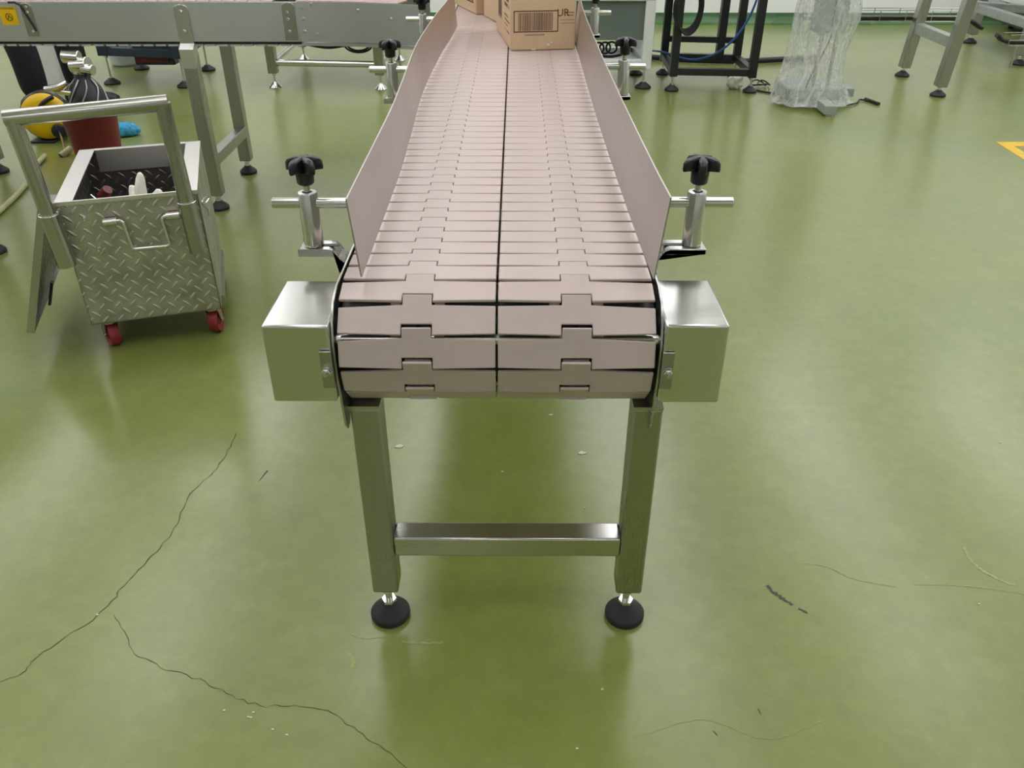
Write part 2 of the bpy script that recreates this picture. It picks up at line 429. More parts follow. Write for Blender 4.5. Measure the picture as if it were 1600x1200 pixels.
def hexbolt(parent, p, axis, r=.006, h=.005, name='bolt', mat=None):
    mb = MB(); q = Vector(axis).to_track_quat('Z', 'Y').to_matrix()
    mb.lathe([(0, 0), (r*1.25, 0), (r*1.25, .0012), (r, .0014), (r, h), (r*.8, h+.001), (0, h+.001)], p, 6 if r > .004 else 12, q)
    return mb.build(name, mat or M_chrome, parent)

# slat link: local frame  x = across, y = travel direction toward the nose (t), z up (surface normal); origin on hinge pin
def link_bm(mb=None, M=None, mirror=False):
    mb = mb or MB(); sx = -1 if mirror else 1
    W = .0926; T = .0172; zt = .0064; th = .0042
    o = .007   # pin sits 7 mm behind the tab tip
    P = [(-T, 0-o), (T, 0-o), (T, .0128-o), (W, .0164-o), (W, .0482-o), (T+.001, .0500-o), (T+.001, .0364-o), (-T-.001, .0364-o), (-T-.001, .0500-o), (-W, .0484-o), (-W, .0139-o), (-T, .0128-o)]
    P = [(sx*x, y) for x, y in P]
    Mx = M or Matrix.Identity(4)
    mb.prism(P, zt-th, zt, Mx)
    # hinge barrels below the surface
    for a, b in ((-.016, .016),): 
        for yy in (0,):
            q = [Mx @ Vector((a, yy, -.0035)), Mx @ Vector((b, yy, -.0035))]
            mb.tube(q, .0036, 10)
    for s_ in (-1, 1):
        q = [Mx @ Vector((s_*.020, .0381, -.0035)), Mx @ Vector((s_*.032, .0381, -.0035))]
        mb.tube(q, .0036, 10)
        c = Mx @ Vector((s_*.024, .028, .0)); 
    return mb
PITCH = .0381; RP = .0736; YC = .909; ZTOP = .560; ZPIN = ZTOP-.0064; ZC = ZPIN-RP
def pin(k):
    """k-th hinge pin; k=0 at the start of the nose, negative along the top run, positive round the nose"""
    if k <= 0: return (YC - k*PITCH + .0005, ZPIN - (.0009 if k == 0 else 0))
    if k <= 6:
        a = R(k*30-.5)
        return (YC-RP*math.sin(a), ZC+RP*math.cos(a))
    return (YC+(k-6)*PITCH, ZC-RP)
def link_matrix(k, cx):
    y, z = pin(k); y2, z2 = pin(k+1)
    t = Vector((0, y2-y, z2-z)).normalized(); x = Vector((1, 0, 0))
    # keep right handed: x across, t travel, n = x cross t  -> want n pointing outwards
    n = x.cross(t)
    # travel is -Y on the top run: x cross (-y) = -z, so flip across axis
    x = -x; n = -n
    M = Matrix.Identity(4)
    for i in range(3): M[i][0] = x[i]; M[i][1] = t[i]; M[i][2] = n[i]; M[i][3] = (cx, y, z)[i]
    return M

# ------------------------------------------------------------------ main conveyor
CL, CR = -.1165, .0715      # chain centre lines
XL, XR = -.2145, .1705        # side plates
YEND = 3.72
conv = thing('conveyor', 'stainless steel conveyor with two beige slat chains running away in the middle of the hall', 'conveyor', (0, 0, 0))
lk = {}
for mir, cx in ((False, CR), (True, CL)):
    mb = link_bm(mirror=not mir)
    o = mb.build('chain_link', M_chain, conv, bevel=.0011, seg=2, smooth=50)
    lk[cx] = o; o.matrix_local = link_matrix(4, cx)
    for k in range(3, -46, -1):
        c = o.copy(); COL.objects.link(c); c.parent = conv; c.matrix_local = link_matrix(k, cx)
for cx in (CL, CR):
    mb = MB(); kk = [k for k in range(-73, -45)] + [k for k in range(5, 78)]
    for k in kk: link_bm(mb, link_matrix(k, cx), mirror=(cx == CL))
    tag(mb.build('slat_chain', M_chain, conv), kind='stuff')
# side plates with shaped nose
def side_plate(x, th, name):
    P = [(YEND, .398), (.93, .398), (.885, .396), (.868, .375), (.856, .372), (.846, .385), (.834, .46), (.834, .505), (.842, .532), (.860, .550), (.890, .558), (YEND, .556)]
    mb = MB(); M = Matrix(((0, 0, 1, x), (1, 0, 0, 0), (0, 1, 0, 0), (0, 0, 0, 1)))
    mb.prism(P, -th/2, th/2, M)
    return mb.build(name, M_steelY, conv, bevel=.0007)
side_plate(XL, .003, 'side_plate'); side_plate(XR, .003, 'side_plate')
# far end cross plate, wear rails, shafts
MB().bb(XL, XR, YEND-.003, YEND, .40, .552).build('end_plate', M_steel, conv)
for cx in (CL, CR):
    for dx in (-.045, .045):
        MB().bb(cx+dx-.011, cx+dx+.011, .915, YEND-.004, .515, .5455).build('wear_rail', M_tub, conv)
MB().tube([(XL+.001, YC, ZC), (XR-.001, YC, ZC)], .0125, 20).build('shaft', M_chrome, conv)
MB().tube([(XL+.003, YC, ZC), (XR-.003, YC, ZC)], .052, 40).build('drum', M_blackpaint, conv)
MB().tube([(XL+.002, .8505, .506), (XR-.002, .8505, .506)], .0065, 16).build('nose_bar', M_chrome, conv)
for cx in (CL, CR):
    mb = MB()
    for s_ in (-1, 1):
        mb.lathe([(.052, -.006), (.0665, -.006), (.0665, .006), (.052, .006)], (cx+s_*.009, YC, ZC), 24, Matrix(((0, 0, 1), (0, 1, 0), (-1, 0, 0))))
    mb.build('sprocket', M_black, conv)
for yy in (1.25, 2.05, 2.85, 3.5):
    MB().bb(XL+.0015, XR-.0015, yy-.02, yy+.02, .44, .51).build('cross_member', M_steel, conv, bevel=.002)
# bearing covers (sheet boxes) outside each side plate
def cover(xa, xb, ya, yb, z0, z1):
    mb = MB(); mb.bb(xa, xb, ya, yb, z0, z1)
    return mb.build('bearing_cover', M_cover, conv, bevel=.003, seg=3)
cover(-.2935, XL-.0018, .829, .952, .430, .5345)
cover(XR+.0018, .2455, .829, .952, .430, .5365)
for sx, px in ((-1, XL-.008), (1, XR+.008)):
    t_ = MB(); t_.box((px, .826, .478), (.014, .004, .05)); lug = t_.build('tension_lug', M_leg, conv, bevel=.001)
    hexbolt(lug, (px, .824, .478), (0, -1, 0), .0052, .006)
    MB().tube([(px, .820, .478), (px, .812, .478)], .0026, 12).build('threaded_stud', M_chrome, lug)
# legs
def hollow(mb, xa, xb, ya, yb, z0, z1): return mb.bb(xa, xb, ya, yb, z0, z1)
for ya in (.864, 3.30):
    for xa, xb in ((-.2115, -.1735), (.150, .188)):
        l = hollow(MB(), xa, xb, ya, ya+.038, .066, .396 if xa < 0 else .396).build('leg', M_leg, conv, bevel=.003)
        leveller(l, (xa+xb)/2, ya+.019, .066)
    MB().bb(-.1735, .150, ya+.001, ya+.037, .140, .174).build('stretcher', M_steel, conv, bevel=.003)
# lengthwise rail joining leg frames would be hidden below the belt: top plate on each leg
for ya in (.864, 3.30):
    for xa, xb in ((-.2145, -.1735), (.150, .188)):
        MB().bb(xa, xb, ya, ya+.06, .394, .400).build('leg_plate', M_steel, conv)
# guide rails (thin upright sheets) ----------------
def guide(ptsb, lean, z0, z1, name='guide_rail'):
    P = spline([(x, y, 0) for x, y in ptsb], 10); mb = MB(); th = .0009; rows = []
    for i, p in enumerate(P):
        t = (P[min(i+1, len(P)-1)]-P[max(i-1, 0)]).normalized(); n = Vector((-t.y, t.x, 0))
        r = []
        for sgn in (-1, 1):
            for z, l in ((z0, 0), (z1, lean)):
                r.append(mb.bm.verts.new((p.x+l+n.x*th*sgn, p.y+n.y*th*sgn, z)))
        rows.append(r)  # [in_bot,in_top,out_bot,out_top]
    for a, b in zip(rows, rows[1:]):
        for q in ((0, 1), (1, 3), (3, 2), (2, 0)): mb.face([a[q[0]], a[q[1]], b[q[1]], b[q[0]]])
    for r in (rows[0], rows[-1]): mb.face([r[0], r[1], r[3], r[2]])
    return mb.build(name, M_guide, conv, smooth=60)
guide([(-.1835, .889), (-.1845, 1.10), (-.186, 1.30), (-.192, 1.50), (-.203, 1.85), (-.197, 2.26), (-.187, 2.50), (-.182, 2.70)], -.008, .5685, .664)
guide([(.163, .885), (.1605, 1.0), (.158, 1.25), (.157, 1.5), (.1575, 1.8), (.162, 2.3), (.172, 2.56), (.178, 2.68)], .010, .5685, .668)
# clamp brackets
def bracket(s, y, frame_x, rail_x, post_x, kr=0):
    """s=-1 left, +1 right"""
    out = s
    # slotted bent bar: horizontal plate then bend down to the frame
    mb = MB(); path = [(post_x+out*.017, .5605), (frame_x+out*.026, .5605), (frame_x+out*.019, .5590), (frame_x+out*.013, .5550), (frame_x+out*.0085, .549), (frame_x+out*.0058, .541), (frame_x+out*.0052, .50)]
    th = .0078; hw = .0165; top = []; bot = []
    for i, (px, pz) in enumerate(path):
        a = path[max(i-1, 0)]; b = path[min(i+1, len(path)-1)]
        dx, dz = b[0]-a[0], b[1]-a[1]; L = math.hypot(dx, dz); nx, nz = -dz/L*(-out)*-1, dx/L*(-out)
        if nz < 0 or (abs(nz) < .2 and nx*out < 0): nx, nz = -nx, -nz
        top.append((px+nx*th/2, pz+nz*th/2)); bot.append((px-nx*th/2, pz-nz*th/2))
    poly = top+bot[::-1]
    M = Matrix(((1, 0, 0, 0), (0, 0, 1, y), (0, 1, 0, 0), (0, 0, 0, 1)))
    mb.prism(poly, -hw, hw, M)
    br = mb.build('slotted_bracket', M_steel, conv, bevel=.0012, smooth=50)
    sl = MB(); cx0, cx1 = frame_x+out*.018, post_x-out*.002; r = .0038
    A = [((min(cx0, cx1))+r*math.cos(a), y+r*math.sin(a)) for a in [PI/2+PI*k/8 for k in range(9)]]
    B = [((max(cx0, cx1))+r*math.cos(a), y+r*math.sin(a)) for a in [-PI/2+PI*k/8 for k in range(9)]]
    sl.prism(A+B, .5642, .5649); sl.build('slot', M_blackpaint, br)
    hexbolt(br, (frame_x+out*.0092, y, .522), (out, 0, 0), .006, .005)
    p = MB(); p.lathe([(0, .5647), (.0115, .5647), (.0125, .566), (.0125, .633), (.0115, .6355), (.0065, .6358), (.0065, .632), (0, .632)], (post_x, y, 0), 28)
    post = p.build('clamp_post', M_chrome, conv)
    MB().tube([(post_x, y, .6315), (post_x, y, .648)], .0042, 14).build('threaded_stud', M_chrome, post)
    star_knob(post, post_x, y, .6455, .79, kr)
    rod = MB(); rx = post_x+out*.046
    rod.tube([(rail_x, y, .6215), (rx-out*.001, y, .6215)], .0068, 18); rod.tube([(rx-out*.0015, y, .6215), (rx, y, .6215)], [.0068, .0056], 18)
    rod.build('guide_rod', M_chrome, conv)
for y, rx in ((.995, -.1895), (1.80, -.2078), (2.47, -.1945)): bracket(-1, y, XL-.0015, rx, -.262, .4)
for y, rx in ((1.0, .1670), (1.83, .1640), (2.59, .1795)): bracket(1, y, XR+.0015, rx, .228, .9)

# ------------------------------------------------------------------ cartons on the belt
def carton(name, label, loc, rz, w, d, h, x_org=0):
    """front left bottom corner at loc; w along local x, d along local y"""
    t = thing(name, label, 'box', loc, rz)
    mb = MB(); mb.bb(0, w, 0, d, .0005, h)
    mb.build('carton_body', M_card, t, bevel=.003, seg=2)
    tp = MB(); tp.bb(w/2-.024, w/2+.024, 0, d, h, h+.0006); tp.build('packing_tape', M_tub, t)
    return t
BX = carton('cardboard_box', 'brown cardboard box with a framed barcode, nearest of the boxes on the belt', (-.016, 2.346, ZTOP+.0004), R(7.5), .176, .345, .235)
def bars(parent, x0_, x1_, z0_, z1_, yy, side=False, mat=M_inklight, seed=3):
    random.seed(seed); mb = MB(); x = x0_
    while x < x1_:
        wv = random.choice((.0008, .0012, .0018, .0026)); wv = min(wv, x1_-x)
        if side: mb.bb(yy, yy-.0004, x, x+wv, z0_, z1_)
        else: mb.bb(x, x+wv, yy, yy-.0004, z0_, z1_)
        x += wv+random.choice((.0007, .001, .0016))
    return mb.build('barcode', mat, parent)
def rframe(parent, x0_, x1_, z0_, z1_, yy, t_, side=False, mat=M_ink):
    mb = MB()
    for a, b, c, d in ((x0_, x1_, z0_, z0_+t_), (x0_, x1_, z1_-t_, z1_), (x0_, x0_+t_, z0_, z1_), (x1_-t_, x1_, z0_, z1_)):
        if side: mb.bb(yy, yy-.0004, a, b, c, d)
        else: mb.bb(a, b, yy, yy-.0004, c, d)
    return mb.build('print_frame', mat, parent)
bars(BX, .020, .113, .050, .094, 0)
rframe(BX, .008, .128, .046, .099, 0, .0024)
mbp = MB()
for k in range(16): mbp.bb(.038+k*.0034, .038+k*.0034+.0022, 0, -.0003, .0375, .0405)
mbp.build('printed_digits', M_inklight, BX)
text_mesh('printed_letters', 'UR', .026, M_ink, BX, (.1405, -.0002, .092), (PI/2, 0, 0))
mbp = MB(); mbp.bb(.150, .170, 0, -.0004, .0925, .0940); mbp.bb(.150, .168, 0, -.0004, .0855, .0870); mbp.bb(.133, .172, 0, -.0003, .0745, .0753); mbp.bb(.133, .172, 0, -.0003, .0665, .0673)
mbp.build('printed_lines', M_ink, BX)
mbp = MB(); mbp.bb(0, -.0004, .028, .105, .150, .20); mbp.build('printed_panel', M_magenta, BX)
bars(BX, .205, .285, .055, .115, 0, side=True, seed=5)
rframe(BX, .195, .295, .050, .052, 0, .002, side=True, mat=M_ink)
rframe(BX, .195, .295, .118, .120, 0, .002, side=True, mat=M_ink)
mbp = MB()
random.seed(11)
for r_, zz in enumerate((.128, .113, .098, .074, .062, .050, .036)):
    yv = .030+.012*(r_ % 2)
    while yv < .135:
        L = random.uniform(.005, .016)
        if random.random() < .8: mbp.bb(0, -.0004, yv, yv+L, zz, zz+(.009 if r_ < 3 else .004))
        yv += L+.003
mbp.build('printed_letters', M_inklight, BX)
mbp = MB(); mbp.bb(.098, .106, 0, -.0012, .012, .016); mbp.bb(.108, .113, 0, -.0012, .018, .021); mbp.bb(.056, .068, 0, -.001, .001, .004)
mbp.build('torn_label', M_glove, BX)
BB_ = carton('cardboard_box', 'plain cardboard box standing between two printed ones on the belt', (-.058, 2.800, ZTOP+.0004), R(17.5), .20, .17, .225)
BA = carton('cardboard_box', 'cardboard box with a dark printed window, farthest left on the belt', (-.136, 2.985, ZTOP+.0004), R(19), .215, .30, .225)
rframe(BA, .03, .13, .032, .14, 0, .004, side=True)
mbp = MB(); mbp.bb(0, -.0004, .036, .124, .038, .134); mbp.build('printed_panel', M_inklight, BA)

# ------------------------------------------------------------------ tool cart
cart = thing('tool_cart', 'tread plate tool cart with tubular handle, open lid and red castors', 'cart', (-.992, 1.688, 0), R(17.2))
Wc, Dc, Z0, Z1 = .292, .405, .074, .368
t_ = .003
mb = MB()
mb.bb(0, Wc, 0, t_, Z0, Z1); mb.bb(0, t_, 0, Dc, Z0, Z1); mb.bb(Wc-t_, Wc, 0, Dc, Z0, Z1); mb.bb(0, Wc, Dc-t_, Dc, Z0, Z1); mb.bb(0, Wc, 0, Dc, Z0, Z0+t_)
mb.build('body', M_tread, cart)
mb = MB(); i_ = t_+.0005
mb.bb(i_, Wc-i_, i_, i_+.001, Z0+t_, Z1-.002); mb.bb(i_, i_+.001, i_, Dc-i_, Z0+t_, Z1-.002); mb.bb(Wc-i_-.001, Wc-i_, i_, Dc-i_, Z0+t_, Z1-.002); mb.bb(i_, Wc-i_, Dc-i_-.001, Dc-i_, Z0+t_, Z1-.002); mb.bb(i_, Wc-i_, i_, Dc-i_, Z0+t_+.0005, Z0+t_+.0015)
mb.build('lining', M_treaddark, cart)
mb = MB(); fw = .036
mb.bb(-.001, fw, 0, Dc, Z1, Z1+.003); mb.bb(Wc-fw, Wc+.001, 0, Dc, Z1, Z1+.003); mb.bb(0, Wc, -.001, .004, Z1-.006, Z1+.003); mb.bb(0, Wc, Dc-.004, Dc+.001, Z1, Z1+.003)
mb.bb(fw, Wc-.02, Dc-.010, Dc-.006, Z1-.055, Z1+.002)
mb.build('rim', M_whitesteel, cart, bevel=.0008)
# handle: two upright tubes in sleeves on the front face, cross bar on top
rT = .0165; hy = -.021
HB = ((-.006, -.022, .556), (.270, .262, .566))     # x at the sleeve foot, x at the top, height of the top
hb_ = MB()
for xb_, xt_, zt_ in HB:
    def hp(z): f = (z-.235)/(zt_-.235); return (xb_+(xt_-xb_)*f, hy, z)
    sl = MB().tube([hp(.235), hp(.352)], .0195, 24).build('handle_sleeve', M_oldsteel, cart)
    c0 = hp(.353)
    MB().tube([(c0[0]+.0195*math.cos(a), hy+.0195*math.sin(a), .353) for a in [2*PI*k/24 for k in range(24)]], .0014, 8, closed=True).build('sleeve_ring', M_chrome, sl)
    hb_.tube([hp(.245), hp(zt_)], rT, 24)
hb_.tube([(HB[0][1]-.014, hy, HB[0][2]), (HB[1][1]+.012, hy, HB[1][2])], rT, 24)
hb_.build('push_handle', M_oldsteel, cart, smooth=45)
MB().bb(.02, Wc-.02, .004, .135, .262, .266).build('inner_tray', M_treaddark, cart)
# drop handle on the front
mb = MB(); zz = .322; r = .0042
mb.tube([(.107, -.014, zz), (.122, -.014, zz), (.1275, -.015, zz-.004), (.128, -.016, zz-.010), (.132, -.017, .262), (.134, -.017, .256), (.139, -.017, .254), (.205, -.017, .254), (.211, -.017, .256), (.212, -.016, .262), (.208, -.016, zz-.010), (.2085, -.015, zz-.004), (.214, -.014, zz), (.228, -.014, zz)], r, 12)
dh = mb.build('drop_handle', M_chrome, cart)
for a, b in ((.088, .116), (.218, .246)):
    MB().tube([(a, -.0135, zz), (b, -.0135, zz)], .0085, 16).build('hinge_barrel', M_chrome, dh)
    MB().bb(a+.004, b-.004, -.008, 0, zz-.008, zz+.006).build('hinge_tab', M_brown, dh)
for px, pz in ((.052, .330), (.063, .258), (.262, .322), (.256, .262), (.266, .263)): hexbolt(cart, (px, -.0005, pz), (0, -1, 0), .0042, .014, 'bolt')
# side latch eye on right face
mb = MB(); mb.tube([(Wc+.008+.012*math.cos(a)*.6, .07+.016*math.cos(a), .322+.006*math.sin(a)) for a in [2*PI*k/20 for k in range(20)]], .0018, 8, closed=True)
mb.tube([(Wc, .07, .315), (Wc+.010, .07, .300), (Wc+.010, .07, .285)], .003, 8)
mb.build('latch', M_chrome, cart)
# open lid hanging on the left (corner cut at the hinge side)
LW = .300; ang = R(19.8)
def lp(u, v, d=0): return Vector((-.030-u*math.sin(ang)-d*math.cos(ang), v, Z1-.008-u*math.cos(ang)+d*math.sin(ang)))
def lidprism(poly, d0, d1, m):
    A = [m.bm.verts.new(lp(u, v, d0)) for u, v in poly]; B = [m.bm.verts.new(lp(u, v, d1)) for u, v in poly]; n = len(poly)
    m.face(A); m.face(B[::-1])
    for i in range(n): m.face([A[i], A[(i+1) % n], B[(i+1) % n], B[i]])
    return m
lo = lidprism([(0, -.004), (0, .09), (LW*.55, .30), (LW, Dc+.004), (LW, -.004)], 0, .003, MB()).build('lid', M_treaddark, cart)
lidprism([(0, -.006), (0, -.003), (LW, -.003), (LW, -.006)], -.012, .004, MB()).build('lid_edge', M_oldsteel, lo)
lidprism([(LW-.003, -.004), (LW-.003, Dc+.004), (LW, Dc+.004), (LW, -.004)], -.012, .004, MB()).build('lid_edge', M_oldsteel, lo)
MB().box((-.016, .045, Z1-.004), (.032, .06, .003)).build('hinge', M_oldsteel, lo)
lidprism([(LW-.04, .19), (LW-.04, .205), (LW+.022, .205), (LW+.022, .19)], -.018, -.012, MB()).build('hasp', M_blackpaint, lo)
# castors
def castor(x, y, rot):
    c = thing('castor_tmp', None, None)
    return c
for cx_, cy_, rr in ((.034, .026, R(24)), (.268, .026, R(-14)), (.272, .375, R(20)), (.028, .375, R(5))):
    Mr = Matrix.Rotation(rr, 4, 'Z'); T = Matrix.Translation((cx_, cy_, 0))
    def P(x, y, z): return T @ Mr @ Vector((x, y, z))
    fk = MB(); fk.tube([P(0, 0, .066), P(0, 0, Z0)], .018, 16)
    for s_ in (-1, 1):
        poly = [(-.012, .066), (.014, .066), (.020, .034), (.014, .024), (.004, .026)]
        M2 = T @ Mr @ Matrix(((0, 0, 1, s_*.0150), (1, 0, 0, 0), (0, 1, 0, 0), (0, 0, 0, 1)))
        fk.prism([(y_, z_) for y_, z_ in poly], -.0008, .0008, M2)
    castor_o = fk.build('castor', M_oldsteel, cart)
    wh = MB(); q = (Mr.to_3x3() @ Matrix(((0, 0, 1), (0, 1, 0), (-1, 0, 0))))
    wh.lathe([(0, -.012), (.012, -.012), (.014, -.009), (.024, -.0085), (.030, -.012), (.0315, -.009), (.0318, 0), (.0315, .009), (.030, .012), (.024, .0085), (.014, .009), (.012, .012), (0, .012)], P(0, .010, .0322), 28, q)
    wh.build('wheel', M_red, castor_o)
    MB().tube([P(-.018, .010, .0322), P(.018, .010, .0322)], .0035, 10).build('axle', M_chrome, castor_o)
mb = MB(); mb.beam((.012, .06, .07), (.012, .36, .07), .02, .02); mb.beam((.288, .06, .07), (.288, .36, .07), .02, .02); mb.build('base_rail', M_oldsteel, cart)

# things lying in the cart
def cart_pt(x, y, z): 
    c, s_ = math.cos(R(17.2)), math.sin(R(17.2)); return Vector((-.992+c*x-s_*y, 1.688+s_*x+c*y, z))
ZI = .2665
gl = MB(); base = cart_pt(.155, .080, ZI)
random.seed(4)
for k, (a, L, e_) in enumerate(((80, .12, 1.1), (50, .10, .55), (110, .10, .7), (140, .09, .35), (20, .10, .3), (200, .07, .2))):
    d = Vector((math.cos(R(a))*math.cos(e_), math.sin(R(a))*math.cos(e_)*.6, math.sin(e_)))
    b0 = base+Vector((0, 0, .035)); gl.tube([b0, b0+d*L*.42, b0+d*L*.85], [.019, .015, .011], 10)
gl.lathe([(0, 0), (.048, 0), (.058, .018), (.052, .045), (.034, .068), (0, .074)], base, 20)
g = gl.build('cloth_glove', M_glove, smooth=60); tag(g, 'crumpled white cloth glove lying in the open tool cart', 'glove')
for m_ in (g.modifiers.new('sub', 'SUBSURF'),): m_.levels = 1; m_.render_levels = 2
tx = bpy.data.textures.new('crumple', 'CLOUDS'); tx.noise_scale = .02
dm = g.modifiers.new('d', 'DISPLACE'); dm.texture = tx; dm.strength = .012; dm.texture_coords = 'GLOBAL'
tl = thing('screwdriver', 'small screwdriver with dark red grip leaning in the tool cart', 'screwdriver', cart_pt(.07, .115, ZI))
MB().tube([(0, 0, .055), (.012, -.004, .074), (.028, -.008, .092)], [.011, .014, .011], 14).build('grip', M_brown, tl)
MB().tube([(0, 0, .055), (-.030, .006, .004)], .0028, 8).build('blade', M_chrome, tl)
gr = thing('grease_gun', 'small copper coloured grease gun standing in the tool cart', 'tool', cart_pt(.095, .06, ZI))
MB().lathe([(0, 0), (.014, 0), (.014, .035), (.011, .042), (.011, .052), (.007, .058), (.003, .066), (0, .067)], (0, 0, 0), 20).build('barrel', plain('copper_pink', srgb(170, 110, 96), .3, .8), gr)
MB().tube([(0, 0, .055), (-.045, .02, .085)], .0022, 8).build('lever', M_chrome, gr)
cn = MB(); cn.lathe([(0, 0), (.020, 0), (.021, .003), (.021, .050), (.017, .056), (.008, .058), (0, .058)], cart_pt(.050, .060, ZI), 24)
tag(cn.build('steel_can', M_oldsteel), 'grey steel can in the front left corner of the tool cart', 'can')

# ------------------------------------------------------------------ second conveyor (crossing at the left)
c2 = thing('conveyor', 'long stainless conveyor crossing the hall at the left with a yellow warning sticker', 'conveyor')
YF, YB = 2.66, 3.07; XS, XJ = -3.6, -.655
ZA, ZB = .530, .641
MB().bb(XS, XJ, YF, YF+.003, ZA, ZB).build('side_plate', M_plate2, c2, bevel=.0006)
MB().bb(XS, XJ, YB-.003, YB, ZA, ZB).build('side_plate', M_plate2, c2, bevel=.0006)
# curved part toward the main conveyor
def arc_plate(rad, name, xlim, z0, z1, th=.003, n=18):
    mb = MB(); cy = YF-1.02; rows = []
    for i in range(n+1):
        a = i/n*R(24); x = XJ+rad*math.sin(a); y = cy+rad*math.cos(a)
        if x > xlim: break
        r = [mb.bm.verts.new((XJ+(rad+d)*math.sin(a), cy+(rad+d)*math.cos(a), z)) for d in (0, th) for z in (z0, z1)]
        rows.append(r)
    for a, b in zip(rows, rows[1:]):
        for q in ((0, 1), (1, 3), (3, 2), (2, 0)): mb.face([a[q[0]], a[q[1]], b[q[1]], b[q[0]]])
    for r in (rows[0], rows[-1]): mb.face([r[0], r[1], r[3], r[2]])
    return mb.build(name, M_plate2, c2, smooth=60)
arc_plate(1.02, 'side_plate', -.262, ZA, ZB); arc_plate(1.02+YB-YF-.003, 'side_plate', -.262, ZA, ZB)
arc_plate(1.0235, 'chain_guard', -.262, ZA-.012, ZA-.003, .010); 
# under-belt chain with gaps and black wear strip
MB().bb(XS, XJ, YF+.004, YF+.03, ZA-.007, ZA+.004).build('wear_strip', M_black, c2)
mb = MB()
x = XS+.02
while x < XJ-.02: mb.bb(x, x+.030, YF+.006, YF+.05, ZA-.014, ZA-.008); x += .0381
tag(mb.build('return_chain', M_tub, c2), kind='stuff')
MB().bb(XS, XJ, YF+.05, YB-.05, ZA+.01, ZA+.03).build('slider_bed', M_oldsteel, c2)
# carrying chain: links
def link2(mb, M):
    W = .094
    P = [(-.014, 0), (.014, 0), (.014, .012), (W, .0145), (W, .0478), (.015, .0495), (.015, .0387), (-.015, .0387), (-.015, .0495), (-W, .0478), (-W, .0145), (-.014, .012)]
    mb.prism(P, -.004, 0, M); return mb
Mz = Matrix.Rotation(R(-90), 4, 'Z')
lo2 = link2(MB(), Mz).build('chain_link', M_chain2, c2, bevel=.001)
lo2.location = (XS, YF+.105, ZB+.001)
nx_ = int((XJ-XS-.05)/PITCH)
for k in range(1, nx_):
    c = lo2.copy(); COL.objects.link(c); c.parent = c2; c.location = (XS+k*PITCH, YF+.105, ZB+.001)
mb = MB()
for k in range(nx_): link2(mb, Matrix.Translation((XS+k*PITCH, YF+.300, ZB+.001)) @ Mz)
for k in range(0, 10):
    a = k*PITCH/1.12; 
    for rd in (1.125, 1.32):
        x = XJ-.02+rd*math.sin(a)*1.0; y = YF-1.02+rd*math.cos(a)
        if x < -.37: link2(mb, Matrix.Translation((x, y, ZB+.001)) @ Matrix.Rotation(-a, 4, 'Z') @ Mz)
tag(mb.build('slat_chain', M_chain2, c2), kind='stuff')
# splice plates, straps, bolts
def strap(xc, w_, z0, z1, tilt=0, mat=M_steel, th=.004):
    mb = MB(); r = w_/2; P = [(xc-r, z0), (xc+r, z0), (xc+r, z1-r*.6)] + [(xc+r*math.cos(a), z1-r*.6+r*.6*math.sin(a)) for a in [PI*k/8 for k in range(1, 8)]] + [(xc-r, z1-r*.6)]
    M = Matrix(((1, 0, 0, 0), (0, 0, -1, YF), (0, 1, 0, 0), (0, 0, 0, 1))); mb.prism(P, .0004, th, M)
    return mb.build('strap_plate', mat, c2, bevel=.0008)
st1 = strap(-1.003, .044, .512, .634)
for z in (.615, .560): hexbolt(st1, (-1.003, YF-.0042, z), (0, -1, 0), .0052, .004)
st2 = strap(-1.465, .032, .545, .638, mat=M_oldsteel)
for z in (.626, .612, .558): hexbolt(st2, (-1.462, YF-.0042, z), (0, -1, 0), .0045, .004)
st3 = strap(-.682, .038, .535, .640, mat=M_oldsteel)
for z in (.612, .594, .560): hexbolt(st3, (-.685, YF-.0042, z), (0, -1, 0), .0045, .004)
for bx, bz in ((-.640, .625), (-.640, .595), (-.640, .560), (-.612, .636), (-.602, .552), (-.47, .62), (-.37, .60)):
    yy = YF-1.02+math.sqrt(1.02**2-(bx-XJ)**2) if bx > XJ else YF
    hexbolt(c2, (bx, yy-.0003, bz), (0, -1, 0), .0045, .003)
# thin dark splice line / cable clip
clip = MB(); clip.tube([(-1.51, YF-.008, .640), (-1.49, YF-.008, .640), (-1.478, YF-.006, .632), (-1.45, YF-.006, .560)], .003, 8); clip.build('cable_tie', M_black, c2)
# sticker
stk = MB().bb(-1.548, -1.498, YF-.0004, YF-.0012, .577, .627).build('warning_sticker', M_yellow, c2)
text_mesh('sticker_text', 'WARNING', .0095, M_black, stk, (-1.523, YF-.0014, .6225), (PI/2, 0, 0), ext=.0001)
mb = MB()
mb.tube([(-1.523+.010*math.cos(a), YF-.0016, .599+.010*math.sin(a)) for a in [2*PI*k/20 for k in range(20)]], .0009, 6, closed=True)
mb.tube([(-1.528, YF-.0016, .593), (-1.523, YF-.0016, .604), (-1.517, YF-.0016, .595)], .0012, 6)
mb.build('sticker_symbol', M_ink, stk)
